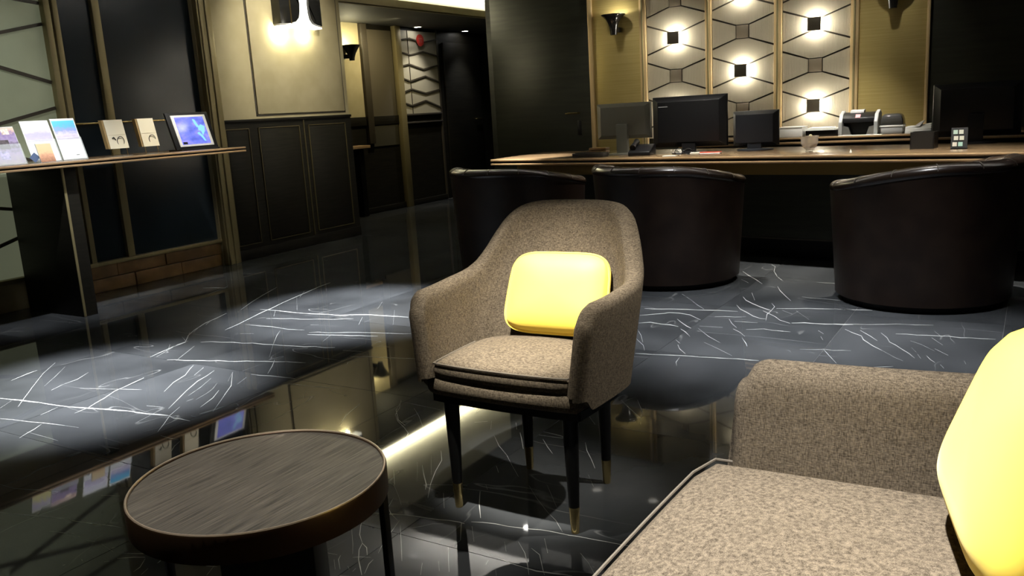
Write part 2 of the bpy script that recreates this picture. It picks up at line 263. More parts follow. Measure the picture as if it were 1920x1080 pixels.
VEINS = """
-18344 43537 17 -44 470 117 50 -128 392 242 57 -146 404 299 45 -118 468 213 49 -136 375 225 45 -129 524 135 27 -80 513 225 45 -136 469 244 38 -122 489 144 30 -99 519 117 13 -43
-11591 45592 11 -44 516 190 20 -84 401 206 21 -87 497 313 21 -94 448 193 32 -156 445 235 22 -111 420 217 24 -128 464 180 17 -100 414 88 7 -44
-17957 41945 18 -41 526 527 46 -109 475 490 42 -101 132 350 38 -100 544 150 40 -118 630 -91 31 -114 860 -796 8 -37
-17370 40393 16 -38 476 431 52 -132 604 -52 41 -114 470 111 45 -130 488 -123 12 -37
-13805 45785 2 -33 447 -800 15 -122 460 -424 22 -139 569 -640 20 -114 449 -281 18 -81 294 29 10 -41
-14055 47862 1 -34 397 -738 18 -135 579 -587 27 -152 611 -537 27 -146 464 -288 22 -118 224 -126 8 -42
-12132 46729 0 -33 374 -755 -33 1 97 -1001 -31 61 39 -878 -44 55 326 -1377 -11 5
-12113 44869 7 -41 380 -354 17 -110 515 -541 10 -83 392 -574 10 -69 635 -444 6 -37
-10112 42740 9 -39 556 331 29 -130 537 97 14 -69 444 143 22 -111 367 199 13 -70 416 119 21 -117 398 245 7 -38
-15784 41814 5 -33 379 -475 13 -77 551 -607 23 -113 363 -295 7 -34
-14903 39942 6 -33 402 -394 15 -105 503 -692 2 -26
-14388 37904 4 -27 393 -494 4 -26
-14019 37152 -3 -16 318 -589 2 -58 527 -644 3 -25
-13207 35182 -12 15 132 -743 -40 24 229 -488 -6 -7
-13251 42615 -2 -24 425 -844 2 -63 452 -668 2 -30
-12470 40747 6 -35 504 -492 7 -59 416 -615 2 -28
-11603 39296 -2 -22 469 -890 -7 -54 193 -426 -5 -14
-15329 35141 12 -29 391 127 36 -91 349 112 25 -63 385 157 25 -67 356 160 38 -104 427 184 28 -79 452 150 26 -81 402 68 16 -51 430 158 22 -73 372 123 24 -81 395 134 15 -51 373 141 23 -82 412 77 21 -83 405 105 8 -28
-15053 57943 11 -64 380 -511 -10 -48 353 -1558 -23 -49 696 -1739 6 -113 642 -1071 5 -50
-12942 51177 -3 -30 412 -1018 1 -107 686 -1338 4 -91 548 -1014 1 -37
-16271 55294 9 -55 724 -1127 27 -165 865 -1156 25 -160 650 -1010 6 -48
-15580 52684 11 -55 701 -880 10 -53
-16906 39151 0 -21 609 -967 -6 -28 582 -1142 -6 -10
-16264 37486 5 -26 758 -919 1 -38 396 -785 -5 -9
-8670 38197 4 -17 664 205 8 -40 316 203 7 -39 393 -3 7 -40 324 181 8 -47 361 97 3 -16
-7747 38624 -2 -23 354 -721 -3 -51 609 -1230 -1 -21
-8267 40650 -3 -21 226 -555 -3 -21
-8590 41678 2 -33 348 -490 2 -31
-17664 47644 5 -24 926 -1166 7 -38 785 -1106 10 -58 747 -911 4 -20
-14120 40313 2 -16 976 -1283 8 -50 864 -883 2 -16
-13012 37933 4 -16 860 -730 7 -36 992 -921 2 -15
-13883 49041 -5 -21 699 -1854 -4 -20
-11203 45278 3 -22 718 -711 3 -21
-10493 45356 2 -20 1022 -1647 2 -18
-10964 48748 5 -26 505 -136 10 -50 446 54 11 -60 451 31 11 -60 534 -34 14 -83 569 37 4 -25
-11085 52918 6 -30 526 3 17 -89 586 110 19 -101 521 123 5 -30
-14220 40774 6 -20 575 61 12 -38 586 88 6 -20
-12860 42222 6 -20 566 83 18 -67 585 79 5 -21
-14116 42870 8 -21 497 233 19 -63 513 107 21 -70 472 297 7 -22
-11853 40824 5 -20 371 198 14 -48 366 254 12 -48 450 -80 10 -48 426 47 15 -66 420 36 4 -19
-8976 46257 9 -44 409 124 17 -94 421 227 24 -137 381 159 23 -143 403 232 20 -129 363 94 6 -44
-8354 43115 4 -20 406 159 9 -46 428 148 11 -61 438 193 9 -55 394 111 8 -51 440 252 11 -70 368 204 9 -58 371 241 7 -48 442 111 5 -45 371 80 7 -68 390 176 6 -53 394 97 2 -20
-5221 42187 5 -36 438 156 8 -79 448 47 8 -79 418 193 9 -96 449 121 7 -88 444 163 6 -91 438 8 6 -110 353 210 3 -60 362 37 3 -63 326 120 3 -68 340 87 1 -34
-7492 42332 2 -35 456 -515 5 -67 449 -368 1 -57 183 -541 -4 -96 534 -807 2 -97 500 -594 1 -29
-5363 39148 0 -15 610 -854 0 -27 389 -411 0 -15
-5851 42158 -1 -29 381 -743 -6 -68 206 -640 -4 -62 314 -364 -1 -68 293 -458 -2 -66 402 -595 -4 -78 289 -567 -2 -25
-6797 42319 1 -33 571 -804 1 -88 430 -693 0 -29
-3596 38984 -3 -24 227 -549 -5 -59 224 -344 -1 -25
-2952 37805 -3 -22 179 -452 -3 -21
-3676 41979 -2 -30 549 -1079 -2 -29
-3379 40162 -1 -30 599 -854 -1 -28
-4472 41150 1 -18 502 -446 1 -34 626 -889 -1 -16
-3936 39056 -4 -20 189 -592 -4 -19
-5320 36569 3 -15 344 185 6 -40 347 218 2 -15
-2139 38650 -5 -17 101 -407 -5 -17
-4291 40039 -2 -13 278 -704 -1 -12
-51254 40215 65 -53 725 382 118 -99 845 285 130 -106 -578 768 61 -41
-48459 37603 31 -23 -595 1657 79 -58 -413 1429 34 -26
-38269 26263 35 -21 -347 890 103 -64 -398 1046 119 -77 -259 968 88 -50 -1247 1165 105 -50 -830 1054 116 -70 -912 1485 110 -74 -513 1320 110 -78 -528 1145 47 -34
-42309 35762 45 -31 -1206 1950 129 -92 -1244 2184 160 -121 -1183 2370 57 -45
-37932 26376 19 -10 -576 1074 48 -28 -569 1101 60 -39 -144 802 20 -14
-39007 31719 41 -29 -398 1228 106 -78 -600 1450 93 -69 -637 1538 121 -94 -374 1086 137 -109 -692 1692 88 -72 -534 1604 125 -107 -496 1478 128 -112 -713 2056 180 -165 -324 1414 55 -53
-40635 30613 -26 8 1106 -1022 -24 7
-41297 31840 -39 22 937 -1177 -36 19
-41663 32861 -42 26 464 -655 -41 25
-40190 29743 16 -23 1095 -600 15 -22
-39404 28339 -23 6 783 -682 -22 4
-42444 41533 -42 28 1237 -1668 -39 26
-41150 36337 43 -42 689 102 81 -79 636 132 79 -78 643 59 134 -137 762 100 81 -83 770 124 68 -71 605 199 124 -132 657 252 71 -78 860 93 117 -131 412 443 107 -117 459 359 114 -131 515 319 116 -140 638 142 90 -112 538 202 101 -128 567 158 54 -71 629 87 30 -40
-38760 34603 22 -20 477 232 50 -48 544 153 50 -49 426 275 48 -48 651 71 49 -50 475 190 37 -37 407 256 51 -53 561 200 66 -71 492 213 46 -50 363 355 58 -63 517 181 18 -21
-38757 33072 20 -19 963 68 61 -58 773 184 56 -55 1440 -104 47 -48 1072 223 18 -18
-33400 32554 31 -33 645 226 64 -68 669 275 66 -72 469 221 60 -68 525 168 80 -91 394 275 65 -76 451 141 58 -70 488 214 27 -33
-33631 32906 18 -17 386 312 44 -46 634 88 46 -49 432 249 42 -45 468 295 52 -58 461 216 50 -57 528 179 42 -49 469 189 39 -46 541 175 44 -55 481 163 46 -59 562 176 35 -44 379 258 14 -17
-38118 29296 37 -29 433 346 81 -68 625 180 86 -74 514 300 102 -92 664 114 61 -55 432 279 60 -56 696 97 99 -96 551 206 68 -67 617 120 69 -70 527 198 80 -82 580 170 84 -86 436 316 48 -51 630 51 62 -68 475 249 26 -29
-29239 30756 13 -15 551 89 27 -32 558 133 13 -15
-36907 26240 33 -24 346 195 61 -48 513 138 81 -65 421 214 73 -58 341 224 92 -76 402 197 89 -74 378 285 80 -70 515 136 58 -52 341 201 83 -72 345 300 81 -73 431 192 56 -52 416 248 90 -86 492 211 77 -74 412 258 50 -50 499 160 85 -88 517 166 24 -26
-28094 30035 23 -27 443 152 71 -82 312 261 72 -85 391 160 61 -74 424 186 67 -84 485 188 51 -64 520 190 46 -59 499 178 20 -27
-30623 26040 23 -23 537 76 51 -49 479 193 72 -71 691 117 51 -54 648 93 21 -22
-32405 22654 24 -11 -822 1100 62 -32 -533 1074 67 -36 -722 815 71 -33 -425 549 28 -15
-30203 21212 21 -9 -818 1151 71 -33 -652 892 57 -29 -750 1164 86 -49 -347 785 52 -31 -403 771 28 -17
-33212 24941 27 -15 -662 1062 29 -15
-30842 22713 13 -7 -496 1045 29 -16 -698 1166 14 -7
-30065 22487 13 -7 -260 771 24 -15 -297 572 23 -12 -559 719 11 -5
-29031 21881 21 -12 -533 1059 69 -36 -656 867 21 -10
-28049 21685 18 -7 -834 1084 39 -16 -681 848 49 -20 -683 862 48 -10 -1692 1541 12 1
-30820 24864 10 -3 -808 919 10 -4
-30036 24704 24 -15 -443 921 25 -15
-27997 25595 11 -11 546 125 29 -31 571 51 28 -31 569 81 22 -23 532 134 22 -24 531 154 10 -11
-29929 26417 20 -9 -793 1013 63 -24 -744 833 18 -6
-31965 28433 9 -2 -1745 1903 19 -6 -1316 1514 42 -19 -646 835 15 -8
-25712 24406 8 -3 -634 820 9 -3
-21472 25663 -14 8 515 -963 -33 -1 811 -835 2 -40 604 -327 6 -15
-21962 22525 14 -6 -561 949 44 -24 -223 630 49 -35 -222 696 18 -13
-36294 26311 17 -9 -864 1319 62 -34 -685 1021 18 -10
-37420 31431 19 -18 781 286 19 -17
-28072 31844 13 -16 424 199 42 -52 480 145 12 -16
-30135 35866 7 0 -2247 2923 9 0
-32097 35237 24 -13 -1069 1547 26 -14
-33687 38807 16 -11 -1013 1651 17 -11
-31499 31724 15 -11 -519 1133 16 -13
-41669 40032 -7 -2 3159 -3127 -6 -2
-42871 44091 -5 -5 2034 -2085 -5 -5
-38748 35195 22 -6 -1227 1280 23 -6
-39086 19122 52 -30 541 143 101 -58 518 198 158 -94 464 152 138 -85 452 158 84 -53 549 90 107 -69 534 127 95 -62 574 138 81 -54 440 184 119 -78 413 220 147 -99 407 205 97 -66 419 204 136 -96 315 179 121 -86 387 177 75 -57 505 111 122 -95 495 154 104 -80 384 212 125 -98 380 138 35 -28
-29436 20646 14 -16 387 -94 41 -38 408 93 58 -51 502 25 17 -16
-36155 17539 26 -14 550 153 44 -26 529 107 44 -27 454 100 49 -30 452 139 47 -29 448 129 60 -38 886 158 22 -14
-32561 18158 12 -8 785 91 11 -7
-33655 19255 26 -13 -141 705 60 -30 -350 563 68 -33 -283 540 84 -40 -602 932 69 -36 -191 609 59 -33 -259 646 100 -56 -252 708 30 -17
-32978 16560 23 -9 -279 446 57 -22 -248 439 64 -26 -337 472 25 -10
-36972 18741 23 -6 -1142 937 70 -20 -1397 1167 58 -18 -1682 1441 54 -20 -1423 1486 35 -15
-41456 20921 36 -16 -241 529 76 -35 -287 562 118 -56 -199 595 38 -19
-38853 21022 16 -6 -1069 1177 33 -13 -1226 1242 17 -7
-37875 20769 31 -14 -355 742 32 -15
-38192 21494 18 -9 -160 852 44 -23 -607 955 17 -9
-36791 21498 15 -10 823 283 39 -26 445 155 27 -19 435 159 26 -18 386 179 36 -26 421 166 35 -24 396 165 14 -10
-31462 21094 22 -17 845 180 21 -17
-28239 19226 18 -6 -501 612 54 -19 -767 889 36 -15 -528 870 22 -11
-27777 19008 16 -14 603 -27 39 -34 367 86 17 -14
-26501 18886 -18 8 247 -422 -40 16 337 -367 -14 4
-33411 17079 11 -7 1065 -10 22 -15 620 2 18 -13 518 -20 9 -6
-27976 16467 15 -11 712 61 15 -12
-29087 13725 8 -5 803 18 15 -10 378 125 15 -9 382 135 25 -15 423 138 18 -11 468 125 7 -5
-24933 14661 7 -5 296 144 25 -18 325 116 7 -5
-34872 18492 14 -6 -153 471 32 -14 -196 515 15 -7
-28509 20983 10 -9 310 20 10 -9
-37583 18308 15 -6 -662 900 15 -6
-15984 17398 14 -17 465 177 38 -49 333 159 22 -31 352 113 21 -32 376 82 22 -34 368 94 24 -36 269 123 20 -31 330 73 18 -32 169 1 8 -17
-13039 18129 6 -10 311 131 18 -30 352 111 18 -35 387 42 11 -21 330 93 16 -31 246 79 16 -31 284 123 16 -32 247 65 12 -28 291 43 14 -34 271 38 10 -24 242 64 10 -25 292 43 8 -21 246 41 11 -31 226 53 9 -25 233 35 7 -22 254 40 7 -20 260 53 4 -10
-13246 17953 -10 -3 281 -400 -28 -10 295 -411 -9 -4
-12694 16753 8 -5 -31 382 8 -6
-12780 16661 -9 -4 389 -523 -16 -8 373 -472 -8 -5
-12933 15713 -5 -1 329 -497 -5 -2
-12597 15962 -4 -3 307 -381 -4 -3
-13889 19898 -10 -3 482 -742 -28 -14 533 -710 -8 -6
-17376 20078 -9 -5 755 -881 -9 -6
-16658 19182 -2 -7 665 -579 -4 -11 466 -442 -3 -5
-16059 18437 -10 4 276 -594 -17 -2 367 -279 2 -25 432 -227 2 -8
-15459 17323 -10 -3 499 -630 -9 -3
-14960 17328 -9 4 237 -646 -25 10 229 -613 -15 5 233 -474 -7 2
-14753 17105 -5 -3 565 -660 -14 -8 405 -465 -16 -9 349 -408 -4 -3
-16743 20780 -8 -8 540 -591 -23 -29 541 -543 -21 -17 207 -289 -12 -1
-16902 22051 -5 -4 540 -680 -28 3 377 -851 -29 9 471 -876 -18 2 499 -783 -7 0
-17004 21624 -3 -2 522 -703 -8 -4 492 -652 -3 -1
-17063 20929 -3 -2 493 -637 -9 -3 460 -611 -3 -1
-21575 25768 -10 0 579 -818 -23 7 345 -664 -17 -1 554 -519 5 -35 663 -423 7 -28 507 -388 -12 -5 320 -631 -12 5
-20461 25180 1 -7 755 -668 -1 -11 708 -725 -1 -4
-16800 25121 -7 -1 440 -712 -8 -2
-15971 23979 -2 -9 687 -750 -1 -31 707 -598 1 -11
-14578 22593 -3 -15 571 -611 -2 -15
-14010 21964 -2 -9 649 -667 -2 -9
-12730 20853 0 -5 621 -635 -1 -10 388 -337 -1 -16 375 -324 1 -10 445 -327 -1 -12 472 -498 -1 -4
-15862 25326 -6 -5 372 -551 -6 -5
-15223 24544 -7 -12 381 -493 -19 -25 514 -724 -9 -9
-14171 24320 -1 -11 513 -556 -2 -33 422 -407 0 -11
-12254 21125 -2 -3 590 -712 -4 -10 412 -503 -2 -3
-12680 24622 -5 -6 374 -603 -10 -24 512 -643 -6 -23 379 -522 -3 -7
-11408 22275 -2 -7 499 -673 -2 -7
-13903 27233 0 -13 794 -938 0 -13
-13314 29039 1 -17 657 -704 3 -34 796 -770 -1 -27 258 -592 -7 -3
-12729 29266 -3 -11 670 -1095 -10 -10 347 -956 -8 0
-11923 16924 3 -9 550 -144 5 -15 269 -21 11 -30 264 -31 7 -17 395 -16 3 -9
-10420 16644 6 -15 323 17 19 -43 211 93 21 -46 200 84 22 -48 212 104 15 -34 215 54 6 -14
-10756 17560 1 -8 360 -189 -5 -17 432 -580 -8 -10 172 -210 -3 -4
-11244 17713 -1 -6 465 -435 -7 -14 352 -447 -11 -11 296 -418 -3 -3
-10697 18159 -3 -4 455 -637 -4 -4
-9486 17875 -1 -7 404 -336 -2 -14 399 -440 -2 -6
-12867 17917 -4 -3 545 -705 -4 -3
-11580 17555 -4 -3 315 -421 -4 -3
-14489 17022 8 -9 319 327 21 -24 146 259 20 -24 284 152 7 -9
-17341 24779 6 -9 414 253 6 -9
-14440 21708 -5 -12 341 -396 -6 -11
-13984 20362 -3 -6 238 -268 -3 -6
-14861 19343 -5 -3 638 -841 -5 -3
-11045 16255 -3 -3 186 -250 -4 -3
-11403 16349 7 -3 -59 200 7 -3
-26821 12502 14 -8 484 144 29 -17 469 149 32 -20 385 152 46 -29 397 143 30 -19 299 107 32 -21 286 130 21 -16 167 -38 23 -17 417 102 23 -17 363 106 39 -28 310 111 34 -25 317 97 35 -27 357 85 11 -9
-24078 12444 6 -4 411 117 22 -15 365 102 15 -11 374 11 4 -4
-22471 12583 10 -8 281 84 11 -8
-21878 12644 3 -3 748 -135 3 -4
-20934 12535 10 -7 397 174 24 -18 213 130 34 -24 198 113 33 -24 302 197 32 -25 402 119 8 -7
-19292 13173 13 -13 343 39 29 -34 268 -33 8 -13
-18638 13129 6 -7 558 22 23 -23 289 107 8 -7
-20687 12325 18 -12 319 263 43 -30 281 167 17 -12
-19690 13053 -9 1 267 -315 -34 8 48 -108 -10 4
-19948 12659 -9 2 298 -369 -34 10 72 -241 -11 4
-19310 12071 10 -3 -117 281 10 -3
-17675 12810 9 -2 -230 443 9 -2
-20862 12046 11 -6 94 93 10 -6
-21763 11431 12 -5 23 59 11 -5
-21578 11861 0 -5 112 -43 0 -5
-16104 17104 -8 1 343 -501 -15 -1 332 -404 -15 -11 408 -341 -3 -4
-15054 15843 -13 3 175 -314 -23 -1 352 -399 -15 -9 314 -264 -18 -20 317 -276 -6 -6
-15062 15852 3 -14 270 -117 -7 -21 290 -296 -7 -5
-14211 15293 -8 4 55 -226 -20 5 231 -426 -7 1
-15160 15095 -7 1 115 -195 -15 -6 391 -353 -4 -3
-16246 16748 -3 -2 595 -642 -6 -3 408 -416 -6 -3 351 -404 -2 -1
-15485 17386 -11 -2 377 -483 -25 -5 279 -362 -11 -1
-14794 15148 4 -4 159 118 11 -13 277 110 3 -4
-15800 14989 4 -4 255 61 7 -9 268 45 4 -4
-15164 14850 -4 -3 375 -360 -4 -3
-14607 14753 -2 -6 151 -100 -1 -5
-14313 14601 8 -4 -39 164 8 -4
"""
m_trimdim = mat('dull_brass_line', (0.13, 0.105, 0.05), 0.4, 0.4)
# ================================================================== SETTING
def struct(o, label, cat): return tag(o, label, cat, kind='structure')
# floor: slab, tiles, veins
TX, TY, X0, Y0 = 0.68, 0.955, -0.77, 1.67
floor = struct(BX(-7.3, 2.7, -2.3, 11.6, -0.12, -0.0016).build('floor', m_grout), 'polished black marble tile floor with white veins', 'floor')
tile0 = None
for i in range(-10, 5):
    for j in range(-4, 10):
        cx, cy = X0 + (i + 0.5) * TX, Y0 + (j + 0.5) * TY
        if cx < -7.2 or cy > 11.5: continue
        if tile0 is None:
            t = BX(-TX / 2 + 0.0011, TX / 2 - 0.0011, -TY / 2 + 0.0011, TY / 2 - 0.0011, -0.01, 0.0).build('floor_tile', m_marble, floor); tile0 = t
        else:
            t = tile0.copy(); COL.objects.link(t)
        t.location = (cx, cy, 0)
vm = MB()
for line in VEINS.strip().split('\n'):
    a = [int(q) for q in line.split()]
    for k in range(2, len(a)): a[k] += a[k - 2]
    P = [(a[k] / 10000, a[k + 1] / 10000, 0.0004) for k in range(0, len(a), 2)]
    vm.add(P, [(k, k + 1, k + 3, k + 2) for k in range(0, len(P) - 2, 2)])
v = vm.build('marble_vein', m_vein, floor); v['kind'] = 'stuff'; v['label'] = 'white veins running through the black marble'

# left wall
XA = -5.78
wl = MB(); wl.box(XA - 0.15, XA, 4.78, 6.5, 0, 2.7); wl.box(XA - 0.15, XA, -2.3, 2.1, 0, 2.7); wl.box(XA - 0.15, XA, 2.1, 4.78, 2.35, 2.7)
wl.box(XA - 0.15, XA - 0.06, 2.1, 4.78, 0, 0.2)
wall_left = struct(wl.build('wall_left', m_beige), 'beige wall with dark panelled wainscot and a framed upper panel', 'wall')
BX(XA, XA + 0.012, 4.93, 6.5, 0, 1.165).build('wainscot_board', m_dark, wall_left)
BX(XA, XA + 0.03, 4.93, 6.5, 1.165, 1.187).build('wainscot_cap', m_dark, wall_left, bevel=0.004)
BX(XA, XA + 0.02, 4.93, 6.5, 0, 0.09).build('skirting', m_dark, wall_left, bevel=0.004)
for (y0, y1) in ((4.895 + .05, 5.199), (5.305, 5.794), (5.91, 6.409)):
    p = BX(XA + 0.012, XA + 0.021, y0 + 0.012, y1 - 0.012, 0.14, 1.10).build('wainscot_panel', m_dark, wall_left, bevel=0.004)
    f = MB()
    f.box(XA + 0.012, XA + 0.0235, y0, y0 + 0.006, 0.128, 1.112); f.box(XA + 0.012, XA + 0.0235, y1 - 0.006, y1, 0.128, 1.112)
    f.box(XA + 0.012, XA + 0.0235, y0, y1, 1.106, 1.112); f.box(XA + 0.012, XA + 0.0235, y0, y1, 0.128, 0.134)
    f.build('panel_trim', m_trimdim, wall_left)
BX(XA + 0.012, XA + 0.0225, 5.850, 5.857, 0.1, 1.16).build('panel_trim', m_trimdim, wall_left)
BX(XA, XA + 0.012, 5.335, 6.435, 1.225, 2.62).build('upper_panel', m_beige, wall_left, bevel=0.003)
g = MB()
for a in ((5.318, 5.332, 1.208, 2.64), (6.438, 6.452, 1.208, 2.64), (5.318, 6.452, 1.208, 1.222), (5.318, 6.452, 2.626, 2.64)):
    g.box(XA, XA + 0.003, a[0], a[1], a[2], a[3])
g.build('groove_shade', m_lattice, wall_left)  # dark strips stand in for the shadow gap round the panel
y = 3.20
for k, w in enumerate((0.40, 0.36, 0.42, 0.40)):
    BX(XA - 0.06, XA - 0.01 - 0.006 * (k % 2), y, y + w - 0.006, 0, 0.098).build('plinth_block', m_brown, wall_left, bevel=0.004)
    BX(XA - 0.06, XA - 0.012 + 0.006 * (k % 2), y + (0.0 if k == 0 else -0.14), y + w - 0.146 if k < 3 else y + w - 0.006, 0.103, 0.196).build('plinth_block', m_brown, wall_left, bevel=0.004)
    y += w
# pilaster between windows and panelling
tr = MB(); tr.box(XA - 0.02, XA + 0.05, 4.785, 4.925, 0, 2.7)
t1 = struct(tr.build('trim_1', m_brass, bevel=0.006), 'tall brass pilaster beside the dark window', 'trim')
for yy in (4.80, 4.86): BX(XA + 0.05, XA + 0.062, yy, yy + 0.02, 0, 2.7).build('rib', m_brass, t1, bevel=0.003)
# frosted lattice window
w1 = thing('window_1', (XA - 0.06, 2.83, 0.2), 'frosted glass window crossed by dark chevron lattice bars', 'window', kind='structure')
BX(XA - 0.055, XA - 0.04, 2.1, 3.56, 0.21, 2.35).build('pane', m_frost, w1, world=True)
fr = MB(); fr.box(XA - 0.06, XA + 0.01, 3.555, 3.600, 0.2, 2.35); fr.box(XA - 0.06, XA + 0.01, 3.615, 3.655, 0.2, 2.35)
fr.build('window_frame', m_brass, w1, world=True, bevel=0.004)
BX(XA - 0.06, XA + 0.02, 2.1, 3.655, 0.195, 0.225).build('sill', m_brass, w1, world=True, bevel=0.004)
for (a, za, b, zb) in ((2.3, 2.15, 3.55, 2.02), (2.95, 1.745, 3.55, 1.885), (2.7, 1.75, 3.55, 1.50), (2.7, 1.13, 3.55, 1.328), (2.5, 1.20, 3.55, 0.93), (2.5, 0.80, 3.55, 0.60), (2.5, 0.30, 3.55, 0.60), (2.4, 1.62, 2.95, 1.745)):
    MB().bar((XA - 0.032, a, za), (XA - 0.032, b, zb), 0.022, 0.014, up=(1, 0, 0)).build('lattice_bar', m_lattice, w1, world=True)
# dark window
w2 = thing('window_2', (XA - 0.06, 4.2, 0.2), 'dark night window with slim brass mullion and rail', 'window', kind='structure')
BX(XA - 0.055, XA - 0.04, 3.655, 3.92, 0.21, 2.35).build('pane', m_glassdark, w2, world=True)
BX(XA - 0.055, XA - 0.04, 3.98, 4.78, 0.21, 2.35).build('pane', m_glassdark, w2, world=True)
BX(XA - 0.06, XA - 0.005, 3.92, 3.98, 0.2, 2.35).build('mullion', m_brass, w2, world=True, bevel=0.005)
BX(XA - 0.06, XA - 0.015, 3.655, 4.78, 1.207, 1.219).build('rail', m_brass2, w2, world=True, bevel=0.003)
BX(XA - 0.06, XA + 0.015, 3.655, 4.78, 0.196, 0.222).build('sill', m_brass, w2, world=True, bevel=0.004)

# corridor wall beyond the left wall
XB = -6.92
wb = MB(); wb.box(XB - 0.15, XB, 6.35, 11.5, 0, 2.24)
wall_cor = struct(wb.build('wall_corridor', m_dark), 'dark corridor wall set back beyond the panelling', 'wall')
BX(XB, XB + 0.01, 7.3, 8.06, 1.16, 2.24).build('beige_strip', m_beige, wall_cor)
BX(XB, XB + 0.05, 8.06, 8.17, 0.84, 2.24).build('brown_post', m_lattice, wall_cor, bevel=0.005)
BX(XB, XB + 0.012, 8.17, 8.66, 1.16, 2.18).build('taupe_panel', mat('taupe_wall_panel', (0.085, 0.072, 0.05), 0.6), wall_cor)
BX(XB, XB + 0.02, 7.3, 8.70, 1.055, 1.16).build('chair_rail', m_dark, wall_cor, bevel=0.004)
BX(XB, XB + 0.012, 8.17, 8.66, 0.80, 1.05).build('low_panel', mat('olive_wall_panel', (0.045, 0.04, 0.025), 0.6), wall_cor)
BX(XB, XB + 0.07, 8.68, 8.79, 0, 2.24).build('brass_post', m_brass, wall_cor, bevel=0.006)
BX(XB, XB + 0.012, 8.79, 9.60, 1.17, 2.20).build('lattice_board', mat('pale_lattice_board', (0.36, 0.33, 0.25), 0.6), wall_cor)
for row in (((8.79, 2.074), (9.019, 2.106), (9.28, 2.06), (9.60, 2.11)), ((8.79, 1.934), (9.013, 1.902), (9.282, 1.948), (9.60, 1.90)), ((8.79, 1.753), (8.976, 1.786), (9.275, 1.725), (9.60, 1.782)),
            ((8.79, 1.619), (8.969, 1.574), (9.298, 1.64), (9.60, 1.563)), ((8.79, 1.434), (8.989, 1.477), (9.28, 1.422), (9.60, 1.468)), ((8.79, 1.313), (8.972, 1.27), (9.268, 1.329), (9.60, 1.235))):
    b_ = MB()
    for p, q in zip(row, row[1:]): b_.bar((XB + 0.019, p[0], p[1]), (XB + 0.019, q[0], q[1]), 0.018, 0.014, up=(1, 0, 0))
    b_.build('lattice_bar', m_lattice, wall_cor)
BX(XB, XB + 0.02, 8.985, 8.992, 1.17, 2.20).build('lattice_bar', m_lattice, wall_cor)
for za in (1.145, 1.045): BX(XB, XB + 0.035, 8.79, 9.60, za, za + 0.022).build('dado_moulding', mat('satin_moulding', (0.10, 0.09, 0.08), 0.25, 0.4), wall_cor, bevel=0.004)
BX(XB, XB + 0.02, 9.60, 9.63, 0, 2.24).build('corner_bead', m_lattice, wall_cor)
BX(XB, XB + 0.03, 6.5, 9.6, 0, 0.07).build('skirting', m_dark, wall_cor, bevel=0.004)
dh = MB().tube([(XB, 10.42, 1.05), (XB + 0.05, 10.42, 1.05), (XB + 0.05, 10.55, 1.05)], 0.011)
d2 = struct(BX(XB, XB + 0.02, 9.75, 10.62, 0, 2.08).build('door_2', m_dark, bevel=0.004), 'dark corridor door with small bright lever', 'door')
dh.build('door_handle', m_brass2, d2)
struct(BX(XB, XA - 0.15, 6.35, 6.5, 0, 2.24).build('wall_return', m_dark), 'short dark return wall behind the panelling', 'wall')
struct(BX(XB - 0.15, -4.8, 11.5, 11.65, 0, 2.7).build('wall_corridor_end', m_dark), 'dark far end wall of the corridor', 'wall')

# back wall behind the desk
YW = 7.55
wk = MB(); wk.box(-4.8, 2.6, YW, YW + 0.15, 0, 2.7)
struct(BX(-4.8, -4.65, YW + 0.15, 11.5, 0, 2.7).build('wall_corridor_right', m_darkgreen), 'dark right side wall of the corridor', 'wall')
wall_back = struct(wk.build('wall_back', m_darkgreen), 'dark wall behind the reception desk', 'wall')
d1 = struct(BX(-4.74, -3.67, YW - 0.012, YW, 0.0, 2.35).build('door_1', m_darkgreen, bevel=0.004), 'tall dark door left of the gold panels', 'door')
MB().tube([(-3.79, YW - 0.012, 1.07), (-3.79, YW - 0.06, 1.07), (-3.92, YW - 0.06, 1.07)], 0.009).build('door_handle', m_brass2, d1)
BX(-3.815, -3.775, YW - 0.018, YW - 0.01, 0.86, 1.0).build('lock_plate', m_black, d1, bevel=0.002)
for n, (xa, xb) in enumerate(((-3.655, -3.612), (-3.14, -3.08), (-2.53, -2.475), (-1.94, -1.875), (-1.335, -1.272), (-0.782, -0.757))):
    t_ = MB(); t_.box(xa, xb, YW - 0.045, YW, 0, 2.39)
    t_ = struct(t_.build('trim_%d' % (n + 2), m_post, bevel=0.006), ['slim brass strip between dark door and gold panel', 'brass post right of the left gold panel', 'brass post between first and second lattice panels', 'brass post between second and third lattice panels', 'brass post left of the right gold panel', 'slim brass strip at the dark right wall'][n], 'trim')
    if xb - xa > 0.05: BX((xa + xb) / 2 - 0.008, (xa + xb) / 2 + 0.008, YW - 0.056, YW - 0.045, 0, 2.39).build('rib', m_brass, t_, bevel=0.003)
for xa, xb, lb in ((-3.612, -3.14, 'brushed gold wall panel behind the silver monitor'), (-1.272, -0.782, 'brushed gold wall panel above the white counting machine')):
    tag(BX(xa, xb, YW - 0.02, YW - 0.001, 0.0, 2.39).build('gold_panel', m_gold, bevel=0.003), lb, 'wall panel', 'brushed gold wall panels')
